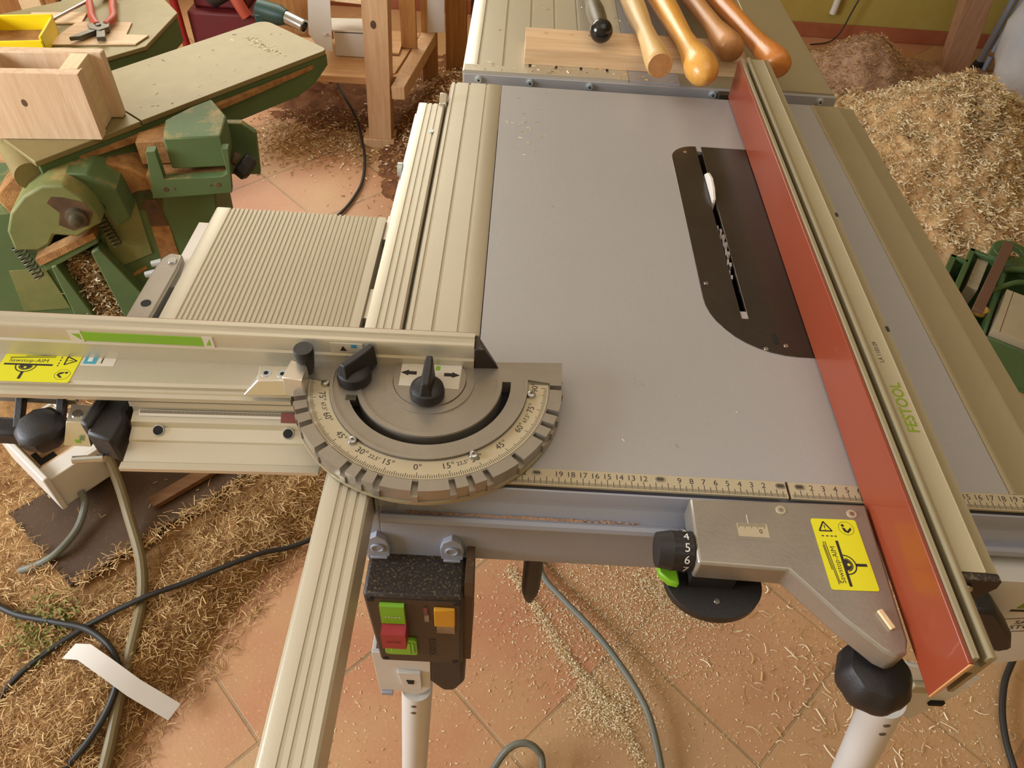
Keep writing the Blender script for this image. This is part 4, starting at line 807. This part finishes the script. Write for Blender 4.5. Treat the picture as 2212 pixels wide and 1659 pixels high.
for t in (0, .05):
    for p in pts: vs += [(p[0]-d.x*.5, p[1]-d.y*.55, p[2]+t), (p[0]+d.x*.5, p[1]+d.y*.55, p[2]+t)]
fs = []
for j in range(n-1):
    a = 2*j; fs += [(a, a+1, a+3, a+2), (2*n+a, 2*n+a+2, 2*n+a+3, 2*n+a+1), (a, a+2, 2*n+a+2, 2*n+a), (a+1, 2*n+a+1, 2*n+a+3, a+3)]
fs += [(0, 2*n, 2*n+1, 1), (2*n-2, 2*n-1, 4*n-1, 4*n-2)]
b.add(vs, fs).build('paper_strip', label='white paper strip lying across the cables on the shavings', cat='paper strip')
# ---------------------------------------------------------------- shavings and sawdust
rnd = random.Random(5)
def nz(x, y, s, z=0): return noise.noise((x*s, y*s, z))
def lump(x, y, z, amp, ns): return z+amp*min(1, z)*(nz(x, y, ns)+.6*nz(x, y, ns*2.7, 4)+.4*nz(x, y, ns*6, 9)) if z > 0 else z
def heap(b, mat, x0, x1, y0, y1, h, step, amp=1.0, ns=.2):
    b.mat(mat); nx = int((x1-x0)/step)+1; ny = int((y1-y0)/step)+1; vs = []
    for j in range(ny):
        for i in range(nx):
            x = x0+i*step; y = y0+j*step; vs.append((x, y, -90.25+max(0, lump(x, y, h(x, y), amp, ns))))
    b.add(vs, [(j*nx+i, j*nx+i+1, (j+1)*nx+i+1, (j+1)*nx+i) for j in range(ny-1) for i in range(nx-1) if max(vs[j*nx+i][2], vs[j*nx+i+1][2], vs[(j+1)*nx+i][2], vs[(j+1)*nx+i+1][2]) > -90.2])
def shave(b, n, samp, lo, hi, wd, mats, curl=1.0, up=.35):
    for m_ in mats: b.mat(m_)
    ks = [b.mats.index(m_) for m_ in mats]
    for _ in range(n):
        p = samp()
        if p is None: continue
        px, py, pz = p; L = rnd.uniform(lo, hi); w_ = rnd.uniform(*wd); a = rnd.uniform(0, math.pi*2); k = rnd.uniform(-curl, curl); tl = rnd.uniform(-up*.3, up)
        vs = []; s_ = 3; dz = math.sin(tl)*L/s_; st_ = math.cos(tl)*L/s_; rl = rnd.uniform(-.8, .8)
        for i in range(s_+1):
            c_, q_ = math.cos(a), math.sin(a); nx_, ny_ = -q_*w_*math.cos(rl), c_*w_*math.cos(rl); hz = w_*math.sin(rl)
            vs += [(px-nx_, py-ny_, pz-hz), (px+nx_, py+ny_, pz+hz)]
            px += c_*st_; py += q_*st_; pz += dz-(.12*L*(i-1)/s_)*(up > .1); a += k*.6
        b.k = rnd.choice(ks); b.add(vs, [(2*i, 2*i+1, 2*i+3, 2*i+2) for i in range(s_)])
def done(b, name, label=None, parent=None): return b.build(name, parent, label=label, cat=None if parent else 'wood shavings', kind='stuff', smooth=80, at=None if parent else (sum(p.x for p in b.v)/len(b.v), sum(p.y for p in b.v)/len(b.v), -90))
def sst(t): t = max(0, min(1, t)); return t*t*(3-2*t)
def inside(x, y, P, g=0):
    return all((q[0]-p[0])*(y-p[1])-(q[1]-p[1])*(x-p[0]) > g*math.hypot(q[0]-p[0], q[1]-p[1]) for p, q in zip(P, P[1:]+P[:1]))
BD = [(-120.8, 41.3), (-103.2, 27.5), (-74.6, 58.2), (-92, 73)]
def edge_ll(y):                       # where the shavings stop at the lower left
    P = [(-50, -96), (-20, -88), (-5, -84), (5, -82), (13, -76.5), (24, -73), (33, -69), (41, -63), (60, -52), (90, -48), (120, -60)]
    for (y0, a), (y1, c_) in zip(P, P[1:]):
        if y <= y1: return a+(c_-a)*(y-y0)/(y1-y0)
    return -60
def h_ll(x, y): return 4.6*sst((edge_ll(y)-x+1.5*nz(x, y, .3))/13)*sst((128-y)/20)*sst((x+196+6*nz(x, y, .08))/34)*sst((y+46+5*nz(x, y, .09, 3))/24)
b = MB(); heap(b, 'heap', -196, -45, -48, 126, h_ll, 1.0, .7, .25)
def s_ll():
    y = rnd.uniform(-30, 92); x = edge_ll(y)+3-(abs(rnd.gauss(0, 32)) if rnd.random() < .5 else rnd.uniform(0, 78))
    if x < -180: return None
    i = inside(x, y, BD, .2)
    if i and rnd.random() < .992: return None
    if x > edge_ll(y)-3 and rnd.random() < .55: return None
    z = -89.7+lump(x, y, h_ll(x, y), .7, .25)+rnd.uniform(-.25, .45)
    if inside(x, y, BD, -2.6): z = -81.6-1.4*(x+120)/40+rnd.uniform(0, .4)
    return (x, y, z)
shave(b, 52000, s_ll, .4, 2.4, (.025, .09), ('shaving_straw', 'shaving_tan', 'shaving_tan', 'shaving_brown', 'heap', 'heap'), .35, .25)
done(b, 'shavings_bed', 'thick bed of brown wood shavings on the floor at lower left around the dark board')
def s_fl():
    t = rnd.random()
    if t < .42: x, y = rnd.gauss(-3, 11), rnd.gauss(32, 9)
    elif t < .75: x, y = rnd.uniform(-60, 75), rnd.uniform(-8, 46)
    else: x, y = rnd.gauss(52, 14), rnd.gauss(18, 12)
    if y < -10 or x < -66: return None
    return (x, y, -89.9+rnd.uniform(0, .1))
def s_fl2():
    x, y = rnd.gauss(46, 15), rnd.gauss(17, 10)
    return (x, y, -89.8) if y > -10 else None
RG = [(-19.9, 39.6), (-15, 32.6), (-9.5, 23.3), (-5, 17.3), (.6, 11.6), (4.9, 2.5)]
def s_cr():
    t = rnd.random()
    if t < .34:
        q = rnd.random()*4.99; i = int(q); f = q-i; x = RG[i][0]+(RG[i+1][0]-RG[i][0])*f+rnd.gauss(0, .55); y = RG[i][1]+(RG[i+1][1]-RG[i][1])*f+rnd.gauss(0, .55)
    elif t < .55: x, y = rnd.gauss(-1, 3.4), rnd.gauss(12.4, 2.6)
    elif t < .78: q = rnd.random(); x, y = 8+13*q+rnd.gauss(0, 2.4), 39-8*q+rnd.gauss(0, 1.6)
    else: x, y = rnd.gauss(6, 9), rnd.gauss(30, 8)
    return (x, y, -89.93+rnd.random()**3*(.7 if t < .78 else .1))
b = MB()
shave(b, 6000, s_fl, .15, .7, (.03, .09), ('shaving_pale', 'shaving_pale', 'shaving_tan'), 1.2, .06)
shave(b, 16000, s_cr, .1, .35, (.04, .12), ('shaving_pale', 'shaving_tan', 'shaving_pale', 'heap_pale'), .5, .3)
shave(b, 260, s_fl2, 1.0, 3.4, (.06, .13), ('shaving_pale', 'shaving_tan'), 1.3, .12)
done(b, 'floor_sawdust', 'pale sawdust and chips strewn over the tiles below the front of the saw')
# mounds beyond the saw
def off_crate(x, y):
    v = X.inverted() @ Vector((x, y, -90)); d = max(abs(v.x-6.5)-18.5, abs(v.y+8)-20)
    return sst((d-.5)/7)
def h_r1(x, y):
    v = 34*math.exp(-((x-128)/30)**2-((y-205)/42)**2)+13*math.exp(-((x-160)/22)**2-((y-228)/20)**2); v *= off_crate(x, y); return v-1.2 if v > 1.2 else 0
def s_r1():
    x, y = rnd.gauss(128, 24), rnd.gauss(202, 36); z = h_r1(x, y)
    if z <= .5 or x > 200: return None
    return (x, y, -90.1+lump(x, y, z, 5, .13)+rnd.uniform(-.2, 1.3))
b = MB(); heap(b, 'heap_pale', 60, 205, 100, 300, h_r1, 1.4, 5.0, .13)
shave(b, 52000, s_r1, .5, 2.2, (.08, .26), ('shaving_pale', 'shaving_pale', 'shaving_pale', 'shaving_pale', 'shaving_tan', 'heap_pale'), up=.6)
done(b, 'shavings_mound', 'large pale mound of curled wood shavings on the floor beyond the rip fence')
def h_r2(x, y):
    v = 20*math.exp(-((x-122)/20)**2-((y-275)/22)**2)+3.5*sst((x-70)/30)*sst((327-y)/40)*sst((y-120)/60)*sst((250-x)/30); return max(0, v*off_crate(x, y)-.8-.9*h_r1(x, y))
def s_r2():
    x, y = rnd.gauss(122, 22), rnd.gauss(268, 24); z = h_r2(x, y)
    return (x, y, -90.1+lump(x, y, z, 2, .16)+rnd.uniform(-.3, .5)) if z > .5 and y < 322 else None
b = MB(); heap(b, 'heap_pink', 60, 260, 110, 328, h_r2, 1.8, 2.0, .16)
shave(b, 10000, s_r2, .4, 1.5, (.08, .25), ('shaving_tan', 'shaving_brown', 'heap_pink'), up=.5)
done(b, 'dust_mound', 'brownish mound of fine sawdust between the pale shavings and the yellow wall')
def h_b(x, y):
    v = 4.5*math.exp(-((x+92)/22)**2-((y-236)/17)**2)+14*math.exp(-((x+48)/15)**2-((y-222)/40)**2); return v-.6 if v > .6 else 0
def s_b():
    if rnd.random() < .5: x, y = rnd.gauss(-92, 18), 208+rnd.gauss(0, 9)
    else: x, y = rnd.gauss(-50, 12), rnd.gauss(218, 30)
    return (x, y, -89.9+lump(x, y, h_b(x, y), 1.6, .2)+rnd.uniform(0, .4)) if not (-78 < x < -66 and 202 < y < 213) else None
b = MB(); heap(b, 'heap_dark', -150, -22, 150, 322, h_b, 1.6, 1.6, .2)
shave(b, 6000, s_b, .4, 1.7, (.07, .24), ('shaving_tan', 'shaving_brown', 'heap', 'heap', 'shaving_pale'), up=.4)
done(b, 'bench_heap', 'dark brown heap of chips on the floor under and beside the wooden bench')
# planer chute
def s_ch():
    x, z = rnd.gauss(-29.6, 2.2), rnd.uniform(-66, -50.5)
    v = K @ Vector((x+(z+56)*-.1, -3.2+rnd.uniform(-1.2, 1.2)+(-z-50)*-.12, z)); return tuple(v)
b = MB('heap', K); random.seed(2)
for i in range(60): b.ball((-30+random.gauss(0, 1.7)*(1+i/90), -1+random.uniform(-2, 1), -50.5-i*.36), (random.uniform(1.2, 2.4), 2, random.uniform(1, 2)), 8)
b.M = None; shave(b, 1800, s_ch, .5, 1.8, (.05, .16), ('shaving_tan', 'shaving_brown', 'shaving_pale'))
done(b, 'chute_shavings', None, pl)
def s_g(): return (-105+rnd.gauss(0, 2.2), 20.6+rnd.gauss(0, 3.0), -84.9+abs(rnd.gauss(0, .6)))
b = MB(); shave(b, 800, s_g, .5, 1.6, (.06, .2), ('green_moss', 'green_moss', 'shaving_brown'), up=.5)
done(b, 'green_tuft', 'small olive green tuft in the shavings under the curved cable')
def s_t():
    x = rnd.uniform(-26, 5) if rnd.random() < .4 else rnd.gauss(-23.6, .9); y = rnd.uniform(2, 67) if x > -21 else rnd.gauss(56, 4)
    return (x, y, .03) if y < 68 else None
b = MB(); shave(b, 46, s_t, .2, .6, (.015, .05), ('shaving_pale', 'shaving_tan'), up=.05)
def s_j():
    v = J @ Vector((rnd.uniform(-21, -1), rnd.uniform(-44, -1), -24.95) if rnd.random() < .3 else (-12+rnd.gauss(0, 3), -9+rnd.gauss(0, .7), -24.95)); return tuple(v)
done(b, 'table_flakes', 'tiny pale sawdust flakes on the grey saw table')
b = MB(); shave(b, 110, s_j, .3, 1.2, (.04, .1), ('shaving_pale',), up=.05)
done(b, 'planer_flakes', 'few pale flakes lying on the dusty planer table')
def s_x(): return (rnd.uniform(-31, 0), rnd.uniform(73, 76) if rnd.random() < .6 else rnd.uniform(84, 110), .07)
b = MB(); shave(b, 90, s_x, .2, .8, (.03, .08), ('shaving_pale', 'shaving_tan'), up=.05)
done(b, 'extension_flakes', 'small sawdust flakes on the grooved extension table')
for o in bpy.data.objects:
    if '_w' in o: del o['_w']
